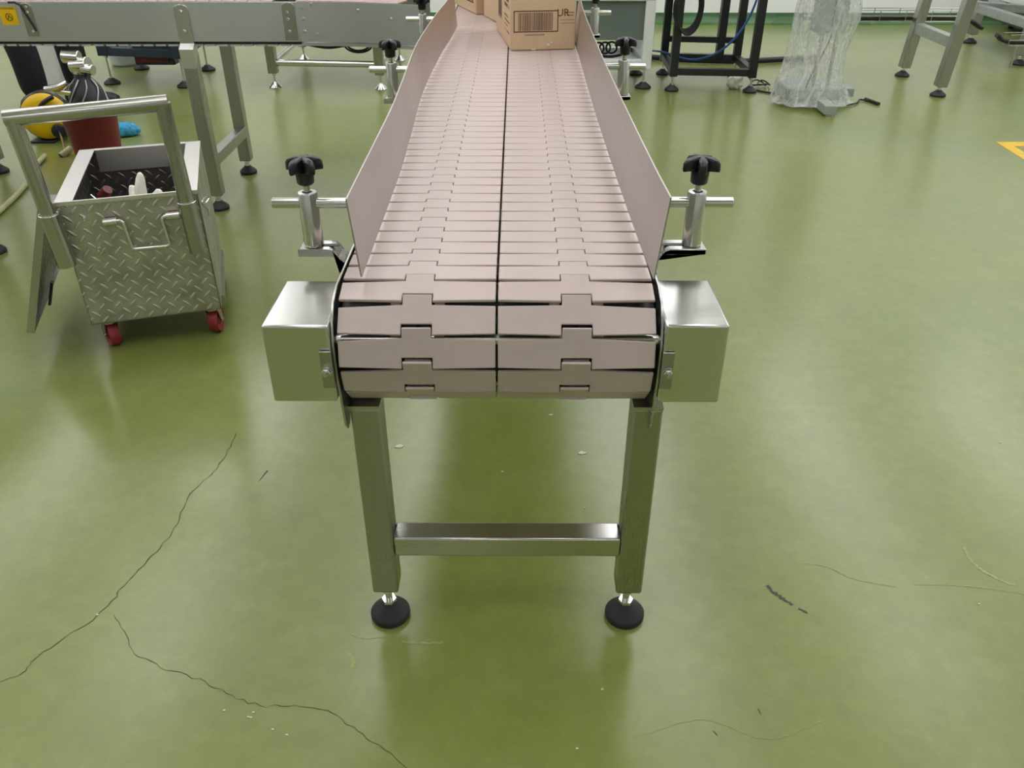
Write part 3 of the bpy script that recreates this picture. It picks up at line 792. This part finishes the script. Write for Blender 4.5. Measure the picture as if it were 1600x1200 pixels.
# legs: H frames
for xa in (-1.003, -1.945):
    for (ya, near) in ((2.640, True), (3.025, False)):
        x_ = xa if near else xa-.010
        top = .498 if near else .53
        l = MB().bb(x_-.021, x_+.021, ya, ya+.042, .050, top).build('leg', M_leg, c2, bevel=.003)
        leveller(l, x_, ya+.021, .050, r=.031)
        if near:
            cp = MB(); cp.prism([(ya-.001, .455), (ya+.040, .514), (ya-.003+.022, .528), (ya-.004, .512)], x_-.022, x_+.022, Matrix(((0, 0, 1, 0), (1, 0, 0, 0), (0, 1, 0, 0), (0, 0, 0, 1))))
            cp.build('leg_cap', M_whitesteel, l, bevel=.001)
    MB().bb(xa-.020, xa+.014, 2.682, 3.025, .140, .178).build('stretcher', M_leg, c2, bevel=.003)
# cable loops hanging under the curve
mb = MB()
for r_ in (.034, .027):
    mb.tube([(-.49+r_*1.3*math.cos(a), 2.70, ZA-.012+r_*.75*math.sin(a)) for a in [2*PI*k/28 for k in range(28)]], .003, 8, closed=True)
mb.tube(spline([(-.66, 2.69, ZA-.01), (-.58, 2.69, ZA-.022), (-.49, 2.7, ZA-.012), (-.40, 2.7, ZA-.02), (-.33, 2.7, ZA-.008)]), .004, 8)
mb.build('cable_loop', M_cable, c2)

# edge foot of a neighbouring stand at the far left of view
sd = thing('equipment_stand', 'stainless stand with a black foot showing at the left border beside the tool cart', 'stand', (-1.562, 2.285, 0))
for dx, dy in ((0, 0), (-.6, 0), (0, -.35), (-.6, -.35)):
    l = MB().bb(dx-.02, dx+.02, dy-.02, dy+.02, .05, .6).build('leg', M_leg, sd, bevel=.003); leveller(l, dx, dy, .05)
MB().bb(-.64, .04, -.39, .04, .6, .62).build('top_plate', M_steel, sd, bevel=.002)

# ------------------------------------------------------------------ low tube stand behind
ts = thing('equipment_stand', 'low stainless stand on shiny cone feet behind the crossing conveyor', 'stand')
for (fx, fy) in ((-1.263, 4.46), (-.703, 4.42), (-1.275, 5.20), (-.697, 5.17)):
    l = MB().bb(fx-.024, fx+.024, fy-.024, fy+.024, .075, .44).build('leg', M_leg, ts, bevel=.003)
    leveller(l, fx, fy, .075, pad=M_chrome, r=.034, steelpad=True)
for a, b in (((-1.24, 4.46, .125), (-.727, 4.42, .125)), ((-1.264, 4.484, .125), (-1.274, 5.176, .125)), ((-1.25, 5.20, .125), (-.72, 5.17, .125)), ((-.703, 4.445, .125), (-.698, 5.146, .125))):
    MB().tube([a, b], .0165, 18).build('tie_tube', M_chrome, ts)
MB().bb(-1.31, -.66, 4.39, 5.24, .44, .47).build('top_plate', M_steel, ts, bevel=.003)

# ------------------------------------------------------------------ dark blue machine behind
bm_ = thing('machine', 'dark blue machine frame on four black feet under the crossing conveyor', 'machine')
for (fx, fy) in ((-2.158, 4.546), (-2.146, 4.92), (-1.742, 4.473), (-1.757, 4.89)):
    l = MB().bb(fx-.028, fx+.028, fy-.028, fy+.028, .145, .46).build('leg', M_darkblue, bm_, bevel=.003)
    leveller(l, fx, fy, .145, r=.042)
for z in (.165, .43):
    mb = MB(); mb.beam((-2.158, 4.546, z), (-1.742, 4.473, z), .04, .04); mb.beam((-2.146, 4.92, z), (-1.757, 4.89, z), .04, .04); mb.beam((-2.158, 4.546, z), (-2.146, 4.92, z), .04, .04); mb.beam((-1.742, 4.473, z), (-1.757, 4.89, z), .04, .04)
    mb.build('frame_rail', M_darkblue, bm_, bevel=.002)
MB().bb(-2.00, -1.79, 4.52, 4.86, .10, .40).build('motor_box', M_darkblue, bm_, bevel=.006)
MB().bb(-1.98, -1.82, 4.505, 4.519, .115, .155).build('name_plate', M_brown, bm_, bevel=.002)
MB().bb(-2.2, -1.7, 4.44, 4.95, .46, .50).build('top_plate', M_darkblue, bm_, bevel=.003)
tb = MB(); tb.lathe([(0, 0), (.078, 0), (.088, .01), (.105, .13), (.110, .135), (.110, .14), (.102, .14), (.086, .015), (0, .012)], (-2.285, 5.06, 0), 36)
tag(tb.build('tub', M_tub), 'round pale plastic tub on the floor behind the dark blue machine', 'tub')

# ------------------------------------------------------------------ white cabinet
wc = thing('cabinet', 'white framed cabinet with grey window beside the black table frame', 'cabinet')
X0, X1, Y0, Y1, ZB0, ZT = .06, .692, 4.44, 4.82, .098, 1.15
for xx in (X0, X1-.05):
    for yy in (Y0, Y1-.05): MB().bb(xx, xx+.05, yy, yy+.05, ZB0, .418).build('frame_post', M_white, wc, bevel=.003)
mb = MB()
mb.bb(X0+.05, X1-.05, Y0+.001, Y0+.049, ZB0+.001, ZB0+.045); mb.bb(X0+.05, X1-.05, Y1-.049, Y1-.001, ZB0+.001, ZB0+.045); mb.bb(X0+.001, X0+.049, Y0+.05, Y1-.05, ZB0+.001, ZB0+.045); mb.bb(X1-.049, X1-.001, Y0+.05, Y1-.05, ZB0+.001, ZB0+.045)
mb.build('base_rail', M_white, wc, bevel=.003)
MB().bb(X0, X1, Y0, Y1, .4185, ZT).build('upper_body', M_white, wc, bevel=.004)
MB().bb(X0+.05, X1-.05, Y0+.02, Y0+.026, .235, .418).build('window', M_glass, wc)
MB().bb(X0+.05, X1-.05, Y1-.02, Y1-.01, .22, .418).build('back_panel', M_machgrey, wc)
MB().bb(X0+.05, X1-.05, Y0+.05, Y1-.05, ZB0+.005, ZB0+.02).build('shelf', M_white, wc)
for fx, fy in ((.662, 4.465), (.662, 4.795), (.09, 4.465), (.09, 4.795)): leveller(wc, fx, fy, .098, r=.042)
mb = MB()
for k in range(5):
    cx_ = .36+k*.035
    mb.tube([(cx_+.028*math.cos(a), 4.56+.01*k, .175+.028*math.sin(a)) for a in [2*PI*q/20 for q in range(20)]], .005, 8, closed=True)
mb.tube(spline([(.20, 4.6, .13), (.35, 4.58, .145), (.5, 4.6, .13), (.60, 4.62, .15)]), .007, 8)
mb.build('cable_bundle', M_cable, wc)
MB().bb(.575, .60, 4.5, 4.53, .17, .19).build('cable_gland', M_black, wc, bevel=.003)

# ------------------------------------------------------------------ black table frame
bt = thing('table', 'black powder coated table frame with coiled cable and blue hose', 'table')
PT = ((.803, 4.405), (1.198, 4.372), (1.203, 4.75), (.815, 4.80))
for (fx, fy) in PT:
    l = MB().bb(fx-.0195, fx+.0195, fy-.0195, fy+.0195, .072, .80).build('leg', M_blackpaint, bt, bevel=.002); leveller(l, fx, fy, .072, r=.036)
for z in (.096,):
    for i in range(4):
        a, b = PT[i], PT[(i+1) % 4]; MB().beam((a[0], a[1], z), (b[0], b[1], z), .034, .034).build('rail', M_blackpaint, bt, bevel=.002)
mb = MB(); mb.beam((PT[3][0], PT[3][1], .187), (PT[2][0], PT[2][1], .187), .03, .03); mb.build('rail', M_blackpaint, bt, bevel=.002)
mb = MB(); mb.bb(.77, 1.235, 4.34, 4.84, .80, .825); mb.build('table_top', M_blackpaint, bt, bevel=.003)
pl = MB().bb(.843, .880, 4.70, 4.74, .075, .80).build('leg', M_blackpaint, bt, bevel=.002)
MB().bb(1.09, 1.13, 4.74, 4.79, .085, .80).build('leg', M_blackpaint, bt, bevel=.002)
cc = MB()
for k in range(5):
    cc.tube([(.83+k*.004+.062*math.cos(a), 4.37-.004*k, .40+(.10+.006*k)*math.sin(a)) for a in [2*PI*q/32 for q in range(32)]], .0045, 8, closed=True)
tag(cc.build('cable_coil', M_cable), 'coil of black cable hung on the black table frame', 'cable')
bh = MB().tube(spline([(.745, 4.86, .115), (.80, 4.72, .130), (.92, 4.60, .115), (1.02, 4.50, .16), (1.10, 4.45, .24), (1.16, 4.42, .36), (1.19, 4.41, .50), (1.20, 4.40, .62)]), .0055, 10)
tag(bh.build('air_hose', M_bluehose), 'blue air hose looping through the black table frame', 'hose')
gb = MB(); 
random.seed(9)
gb.lathe([(0, 0), (.03, 0), (.042, .02), (.040, .045), (.025, .062), (0, .066)], (1.140, 4.462, 0), 20)
g = gb.build('crumpled_wrap', M_glove); tag(g, 'crumpled ball of white plastic wrap on the floor by a table foot', 'plastic wrap')
for m_ in (g.modifiers.new('sub', 'SUBSURF'),): m_.levels = 1; m_.render_levels = 2
dm = g.modifiers.new('d', 'DISPLACE'); dm.texture = tx; dm.strength = .02; dm.texture_coords = 'GLOBAL'
cb = MB().tube(spline([(.76, 5.22, .017), (1.0, 5.12, .017), (1.3, 5.08, .017), (1.55, 5.13, .017), (1.8, 5.2, .017)]), .016, 12)
tag(cb.build('cable_sleeve', M_cable), 'thick black cable sleeve lying on the floor behind the plastic film', 'cable')
fc = MB(); fc.tube(spline([(1.215, 4.42, .005), (1.27, 4.36, .005), (1.34, 4.31, .005)]), .0045, 8)
for k, r_ in enumerate((.036, .030)):
    fc.tube([(1.275+k*.028+r_*math.cos(a), 4.50+r_*1.5*math.sin(a), .010+.012*math.sin(a)**2) for a in [2*PI*q/24 for q in range(24)]], .004, 8, closed=True)
tag(fc.build('extension_cord', M_cable), 'small loops of black cord on the floor left of the plastic film', 'cord')

# ------------------------------------------------------------------ machine wrapped in film
sm = thing('wrapped_machine', 'light grey column machine on a low base, wrapped in clear plastic film', 'machine', (1.45, 4.15, 0))
MB().bb(-.055, .080, -.04, .06, .325, 1.2).build('column', M_machgrey, sm, bevel=.006)
MB().bb(-.028, -.012, -.035, -.02, .09, .33).build('post', M_steel, sm, bevel=.002)
MB().bb(.045, .058, -.03, -.015, .09, .33).build('post', M_steel, sm, bevel=.002)
MB().bb(.010, .014, -.0415, -.040, .33, .80).build('door_gap', M_black, sm)
hexbolt(sm, (.025, -.041, .455), (0, -1, 0), .010, .006, 'lock')
MB().bb(-.16, .10, -.10, .12, .035, .09).build('base', M_machgrey, sm, bevel=.006)
mb = MB(); mb.box((0, -.18, .030), (.055, .19, .04)); mb.build('base_foot', M_machgrey, sm, bevel=.003)
mb = MB(); mb.box((.16, .06, .045), (.085, .10, .04)); mb.build('base_foot', M_machgrey, sm, bevel=.003)
for fx, fy in ((-.005, -.262), (.17, .03), (-.13, -.05), (-.12, .09), (.07, .09)):
    MB().tube([(fx, fy, 0), (fx, fy, .036)], .012, 14).build('foot_pad', M_steel, sm)
MB().tube(spline([(.02, -.045, .33), (.0, -.06, .27), (-.03, -.07, .20), (-.06, -.09, .14), (-.075, -.10, .09)]), .0035, 8).build('cable', M_cable, sm)
fl_ = MB(); nz, na = 26, 72; rings = []
keys = [(0.003, -.205, .175, -.17, .14), (.05, -.195, .155, -.15, .13), (.12, -.175, .11, -.13, .12), (.25, -.155, .115, -.11, .11), (.38, -.145, .150, -.10, .10), (.60, -.125, .125, -.09, .10), (.9, -.10, .12, -.08, .10), (1.25, -.09, .115, -.07, .09)]
for i in range(nz+1):
    z = .003+(1.25-.003)*(i/nz)**1.4
    for a, b in zip(keys, keys[1:]):
        if a[0] <= z <= b[0]+1e-6: break
    f = (z-a[0])/(b[0]-a[0]); q = [a[j]+(b[j]-a[j])*f for j in range(5)]
    cx_, rx_ = (q[1]+q[2])/2, (q[2]-q[1])/2; cy_, ry_ = (q[3]+q[4])/2, (q[4]-q[3])/2; ring = []
    for k in range(na):
        an = 2*PI*k/na
        wv = .07*noise.noise(Vector((math.cos(an)*3.2, math.sin(an)*3.2, z*1.6)))+.05*noise.noise(Vector((math.cos(an)*9, math.sin(an)*9, z*2.6+4)))+.02*noise.noise(Vector((math.cos(an)*20, math.sin(an)*20, z*12)))
        sc = 1+wv*1.6
        zz = z+(.012*noise.noise(Vector((math.cos(an)*2, math.sin(an)*2, 8)))+.012 if i == 0 else 0)
        ring.append(fl_.bm.verts.new((cx_+rx_*sc*math.cos(an), cy_+ry_*sc*math.sin(an), zz)))
    rings.append(ring)
for A, B in zip(rings, rings[1:]):
    for k in range(na): fl_.face([A[k], A[(k+1) % na], B[(k+1) % na], B[k]])
fo = fl_.build('plastic_film', M_film, sm, smooth=180)
pw = MB(); pw.tube(spline([(1.60, 4.08, .006), (1.66, 4.12, .006), (1.70, 4.19, .006), (1.74, 4.16, .006)]), .004, 8); pw.tube([(1.73, 4.20, .006), (1.76, 4.10, .006)], .009, 8)
tag(pw.build('power_plug', M_cable), 'black power plug and cord lying right of the film wrapped machine', 'plug')

# ------------------------------------------------------------------ right hand stands and cable trays
rs = thing('equipment_stand', 'stainless stand with two tall legs between film wrapped machine and floor marking', 'stand')
for fx, fy in ((2.134, 4.758), (2.130, 4.294)):
    mb = MB(); mb.beam((fx, fy, .047), (fx+.038, fy, .52), .052, .052, up=(0, 1, 0)); l = mb.build('leg', M_leg, rs, bevel=.003)
    leveller(l, fx, fy, .052, r=.038)
MB().beam((2.152, 4.32, .250), (2.152, 4.735, .250), .045, .05).build('cross_bar', M_galv, rs, bevel=.003)
MB().beam((2.17, 4.26, .54), (2.17, 4.80, .54), .055, .05).build('top_rail', M_leg, rs, bevel=.003)
rs2 = thing('equipment_stand', 'grey stand with sloping galvanised bar near the right end of the back wall', 'stand')
for fx, fy in ((2.985, 5.78), (2.940, 5.08), (3.75, 5.78), (3.75, 5.08)):
    mb = MB(); mb.beam((fx, fy, .052), (fx+.02, fy, .52), .05, .05, up=(0, 1, 0)); l = mb.build('leg', M_leg, rs2, bevel=.003); leveller(l, fx, fy, .052, r=.042)
MB().beam((2.965, 5.76, .215), (2.955, 5.10, .215), .045, .05).build('cross_bar', M_galv, rs2, bevel=.003)
MB().beam((2.94, 5.74, .235), (3.77, 5.20, .215), .04, .045).build('sloping_bar', M_galv, rs2, bevel=.003)
mb = MB(); mb.bb(2.93, 3.80, 5.05, 5.81, .52, .55); mb.build('top_plate', M_steel, rs2, bevel=.003)
def tray(xa, xb, y, z, depth, label):
    t = thing('cable_tray', label, 'cable tray')
    mb = MB(); n = 5
    for i in range(n):
        yy = y+depth*(0 if i < 3 else (i-2)/2); zz = z+(.028*(2-i) if i < 3 else 0)
        mb.tube([(xa, yy, zz), (xb, yy, zz)], .0022, 6)
    xx = xa
    while xx <= xb:
        mb.tube([(xx, y, z+.056), (xx, y, z), (xx, y+depth, z), (xx, y+depth, z+.056)], .0022, 6); xx += .14
    mb.tube([(xa, y+depth, z+.056), (xb, y+depth, z+.056)], .0022, 6)
    mb.build('wire_basket', M_oldsteel, t); return t
t1 = tray(1.55, 2.46, 4.83, .268, .09, 'wire cable tray with black cables running behind the tall legged stand')
cbl = MB()
for k in range(3): cbl.tube(spline([(1.56, 4.85+k*.022, .283), (2.0, 4.85+k*.022, .284), (2.35, 4.85+k*.022, .283), (2.47, 4.84+k*.02, .272), (2.54, 4.82+k*.02, .235)]), .0105, 10)
tag(cbl.build('cable_bundle', M_cable), 'black cable bundle lying in the wire tray behind the tall legged stand', 'cable')
t2 = tray(2.78, 3.6, 4.955, .125, .08, 'low wire cable tray by the far right stand')
for xx in (2.85, 3.5): MB().tube([(xx, 4.995, .0), (xx, 4.995, .125)], .008, 10).build('support', M_steel, t2)
cbl = MB()
for k in range(2): cbl.tube(spline([(2.72, 4.985+k*.02, .175), (2.80, 4.985+k*.022, .140), (3.1, 4.985+k*.022, .1385), (3.58, 4.985+k*.022, .1385)]), .0105, 10)
tag(cbl.build('cable_bundle', M_cable), 'black cable bundle in the low tray by the far right stand', 'cable')
for xx in (1.62, 2.42): MB().tube([(xx, 4.875, 0), (xx, 4.875, .268)], .0035, 10).build('support', M_steel, t1)
bnch = thing('machine', 'white low machine with dark base along the back wall at far right', 'machine', (3.9, 6.2, 0))
MB().bb(-.42, .8, -.12, .2, .03, .17).build('base', plain('dark_grey_enamel', srgb(70, 74, 76), .4), bnch, bevel=.005)
MB().bb(-.44, .82, -.14, .22, .17, .62).build('body', M_white, bnch, bevel=.006)
for dx in (-.35, .7):
    for dy in (-.08, .16): MB().tube([(dx, dy, 0), (dx, dy, .03)], .02, 14).build('foot', M_rubber, bnch)

# ------------------------------------------------------------------ things around the worker
# white jerrycan
jc = thing('jerrycan', 'white plastic jerrycan standing between the legs of the worker', 'jerrycan', (-2.47, 4.53, 0), R(6))
MB().bb(-.085, .085, -.06, .06, 0, .215).build('body', M_white, jc, bevel=.015, seg=3)
MB().tube([(.10, -.02, .03), (.10, -.02, .255)], .026, 18).build('side_tube', M_tub, jc)
MB().lathe([(0, 0), (.022, 0), (.022, .02), (0, .02)], (-.03, 0, .215), 16).build('cap', M_black, jc)
# hand reel (yellow and black)
rl = thing('hose_reel', 'yellow and black hand cranked reel standing behind the tool cart', 'reel', (-1.985, 3.50, 0), 0)
AXR = Vector((.42, -.90, .10)).normalized()           # axle direction, toward the crank
QR = AXR.to_track_quat('Z', 'Y').to_matrix(); CRL = Vector((.012, 0, .100))
def off(d): return CRL+AXR*d
MB().lathe([(0, -.008), (.07, -.008), (.088, -.004), (.091, 0), (.088, .006), (.06, .016), (0, .02)], off(.045), 44, QR).build('reel_flange', M_yellow, rl, smooth=60)
MB().lathe([(0, -.010), (.08, -.010), (.094, 0), (.08, .006), (0, .006)], off(-.055), 44, QR).build('reel_flange', M_yellow, rl, smooth=60)
MB().lathe([(0, -.045), (.092, -.045), (.095, -.040), (.095, .030), (.092, .034), (0, .034)], off(0), 44, QR).build('drum_band', M_black, rl)
bd = MB(); sx_ = QR @ Vector((1, 0, 0)); sy_ = QR @ Vector((0, 1, 0)); strapP = []
for k in range(15):
    t = k/14; strapP.append(off(.066-.018*t*t)+Vector((-.022+.075*t*t, 0, 0))+Vector((0, 0, .01+.080*t-.012*t*t)))
bd.tube(strapP, .009, 8); bd.build('flange_rib', M_black, rl)
MB().lathe([(0, 0), (.030, 0), (.028, .014), (.018, .02), (0, .02)], off(.060)+Vector((.040, 0, -.058)), 24, QR).build('hub', M_black, rl)
h0 = off(.078)+Vector((.040, 0, -.058))
ck = MB().tube([h0, h0+Vector((.035, -.06, -.015)), h0+Vector((.095, -.17, -.035))], .0042, 10).build('crank', M_chrome, rl)
g0 = h0+Vector((.095, -.17, -.035))
MB().tube([g0+Vector((.014, .022, .008)), g0+Vector((-.012, -.020, -.010))], .0125, 16).build('crank_grip', M_palehose, ck)
MB().tube([g0+Vector((-.0118, -.0198, -.0098)), g0+Vector((-.0126, -.0212, -.0105))], .0098, 16).build('grip_bore', M_black, ck)
MB().box((0, 0, .005), (.10, .14, .010)).build('base_plate', M_black, rl, bevel=.003)
hs = MB().tube(spline([(-1.70, 2.45, .009), (-1.725, 2.62, .009), (-1.755, 2.80, .009), (-1.80, 2.98, .009), (-1.845, 3.10, .009), (-1.87, 3.22, .012)]), .009, 12)
tag(hs.build('hose', M_palehose), 'pale yellowish hose lying on the floor left of the tool cart', 'hose')
# red bucket with dark pump
rb = thing('bucket', 'dull red bucket behind the tool cart', 'bucket', (-1.640, 3.20, 0))
MB().lathe([(0, 0), (.078, 0), (.082, .004), (.100, .185), (.104, .19), (.104, .195), (.097, .195), (.080, .012), (0, .01)], (0, 0, 0), 40).build('body', M_redbucket, rb)
gg = MB(); random.seed(2)
for k in range(16):
    a = random.uniform(0, 2*PI); r_ = random.uniform(0, .07); z_ = .175+random.uniform(-.01, .02)
    gg.box((r_*math.cos(a), r_*math.sin(a), z_), (.03, .022, .012), Euler((random.uniform(-.6, .6), random.uniform(-.6, .6), random.uniform(0, 3))))
gg.bm.verts.ensure_lookup_table()
gg.lathe([(0, .012), (.079, .012), (.094, .168), (0, .175)], (0, 0, 0), 30)
tag(gg.build('scrap', M_oldsteel), 'loose metal scrap filling the dull red bucket', 'scrap', kind='stuff').location = (-1.640, 3.20, 0)
pm = thing('pump', 'dark hand pump with chrome head between the yellow reel and the red bucket', 'pump', (-1.880, 3.70, 0))
MB().lathe([(0, 0), (.085, 0), (.088, .01), (.086, .10), (.060, .17), (.035, .20), (.030, .24), (0, .24)], (0, 0, 0), 32).build('body', M_blackpaint, pm, smooth=50)
mb = MB()
for k in range(8):
    a = 2*PI*k/8; b = a+.5
    mb.tube(spline([(.087*math.cos(a), .087*math.sin(a), .10), (.066*math.cos(b), .066*math.sin(b), .168), (.036*math.cos(a+.7), .036*math.sin(a+.7), .205)]), .003, 6)
mb.build('net', M_galv, pm)
mb = MB(); mb.tube([(-.03, 0, .255), (.045, -.01, .262)], .034, 18); mb.tube([(-.06, 0, .295), (.01, 0, .29)], .028, 18); mb.tube([(.02, -.02, .25), (.07, -.03, .245)], .022, 16); mb.lathe([(.03, .22), (.034, .235), (.03, .25)], (0, 0, 0), 20)
mb.build('pump_head', M_chrome, pm, bevel=.003)
mb = MB(); mb.tube([(-.16, -.03, .165), (-.10, -.03, .17), (-.06, -.02, .19)], [.014, .02, .016], 14); mb.tube([(-.12, -.03, .16), (-.05, -.035, .15), (0, -.04, .17)], .012, 12); mb.build('valve', M_chrome, pm)
def rag(x, y, s, label):
    mb = MB(); mb.lathe([(0, 0), (.06*s, 0), (.072*s, .018*s), (.06*s, .05*s), (.03*s, .062*s), (0, .06*s)], (0, 0, 0), 26)
    o = mb.build('cloth', M_bluecloth, smooth=90); o.location = (x, y, 0); o.scale = (1.15, .8, 1)
    m_ = o.modifiers.new('s', 'SUBSURF'); m_.levels = 1; m_.render_levels = 2
    dm = o.modifiers.new('d', 'DISPLACE'); dm.texture = tx; dm.strength = .016; dm.texture_coords = 'GLOBAL'
    return tag(o, label, 'cloth')
rag(-1.690, 3.56, .85, 'crumpled blue cloth on the floor right of the red bucket')
rag(-1.868, 3.55, .55, 'crumpled blue cloth on the floor by the yellow reel')

# ------------------------------------------------------------------ worker
wk = thing('person', 'person in black trousers and dark shoes standing behind the crossing conveyor', 'person', (0, 0, 0))
def skin_obj(name, verts, edges, radii, mat, parent, root=0, sub=2):
    me = bpy.data.meshes.new(name); me.from_pydata([Vector(v) for v in verts], edges, []); me.materials.append(mat)
    o = bpy.data.objects.new(name, me); COL.objects.link(o); o.parent = parent
    m = o.modifiers.new('skin', 'SKIN'); m.use_smooth_shade = True
    for i, r_ in enumerate(radii):
        sv = me.skin_vertices[0].data[i]; sv.radius = (r_, r_) if not isinstance(r_, tuple) else r_; sv.use_root = (i == root)
    s = o.modifiers.new('sub', 'SUBSURF'); s.levels = sub; s.render_levels = sub
    return o
AR = Vector((-2.125, 4.14, 0)); AL = Vector((-2.245, 3.955, 0))   # ankles (right, left)
PV = Vector((-2.27, 4.12, .88))
V = [PV, PV+Vector((.01, 0, .16)), PV+Vector((.02, 0, .34)), PV+Vector((.03, 0, .50)), PV+Vector((.05, 0, .60)), PV+Vector((.06, 0, .67)), PV+Vector((.07, 0, .76)),
     (-2.25, 4.20, .84), (-2.145, 4.17, .47), AR+Vector((0, 0, .08)), (-2.28, 4.03, .84), (-2.315, 3.98, .47), AL+Vector((0, 0, .08)),
     PV+Vector((.03, .19, .50)), PV+Vector((.06, .24, .25)), PV+Vector((.20, .20, .06)), PV+Vector((.03, -.19, .50)), PV+Vector((.06, -.24, .25)), PV+Vector((.20, -.20, .06)), PV+Vector((.27, .18, .0)), PV+Vector((.27, -.18, .0))]
Ed = [(0, 1), (1, 2), (2, 3), (3, 4), (4, 5), (5, 6), (0, 7), (7, 8), (8, 9), (0, 10), (10, 11), (11, 12), (3, 13), (13, 14), (14, 15), (15, 19), (3, 16), (16, 17), (17, 18), (18, 20)]
Rd = [.12, .11, .12, .11, .05, .085, .07, .085, .05, .032, .085, .05, .032, .05, .038, .026, .05, .038, .026, .03, .03]
skin_obj('body', V, Ed, Rd, M_skin, wk)
tr_v = [PV+Vector((0, 0, .05)), V[7], V[8], AR+Vector((-.005, 0, .27)), AR+Vector((0, 0, .055)), V[10], V[11], AL+Vector((-.005, 0, .27)), AL+Vector((0, 0, .055))]
skin_obj('trousers', tr_v, [(0, 1), (1, 2), (2, 3), (3, 4), (0, 5), (5, 6), (6, 7), (7, 8)], [.145, .100, .072, .068, .062, .100, .072, .068, .062], M_trouser, wk)
sh_v = [V[1], V[2], V[3], V[13], V[14], V[16], V[17]]
skin_obj('work_shirt', sh_v, [(0, 1), (1, 2), (2, 3), (3, 4), (2, 5), (5, 6)], [.135, .14, .13, .068, .055, .068, .055], M_shirt, wk)
hd = PV+Vector((.065, 0, .73))
mb = MB(); mb.lathe([(0, .10), (.05, .095), (.088, .06), (.098, .02), (.095, -.02), (.09, -.05)], hd+Vector((-.012, 0, .03)), 24); mb.build('hair', M_hair, wk)
for A, nm in ((AR, 'shoe'), (AL, 'shoe')):
    mb = MB(); prof = [(-.075, .030, .055), (-.05, .037, .075), (0, .038, .078), (.05, .040, .060), (.10, .044, .048), (.14, .040, .042), (.17, .022, .030)]
    rings = []
    for dx, hw, hh in prof:
        rings.append([mb.bm.verts.new((A.x+dx, A.y+hw*math.cos(a), .004+hh*(.5+.5*math.sin(a)))) for a in [2*PI*k/16 for k in range(16)]])
    for a, b in zip(rings, rings[1:]):
        for k in range(16): mb.face([a[k], a[(k+1) % 16], b[(k+1) % 16], b[k]])
    mb.face(rings[0]); mb.face(rings[-1])
    mb.bb(A.x-.075, A.x+.155, A.y-.038, A.y+.038, 0, .016)
    mb.build(nm, M_rubber, wk, smooth=50)
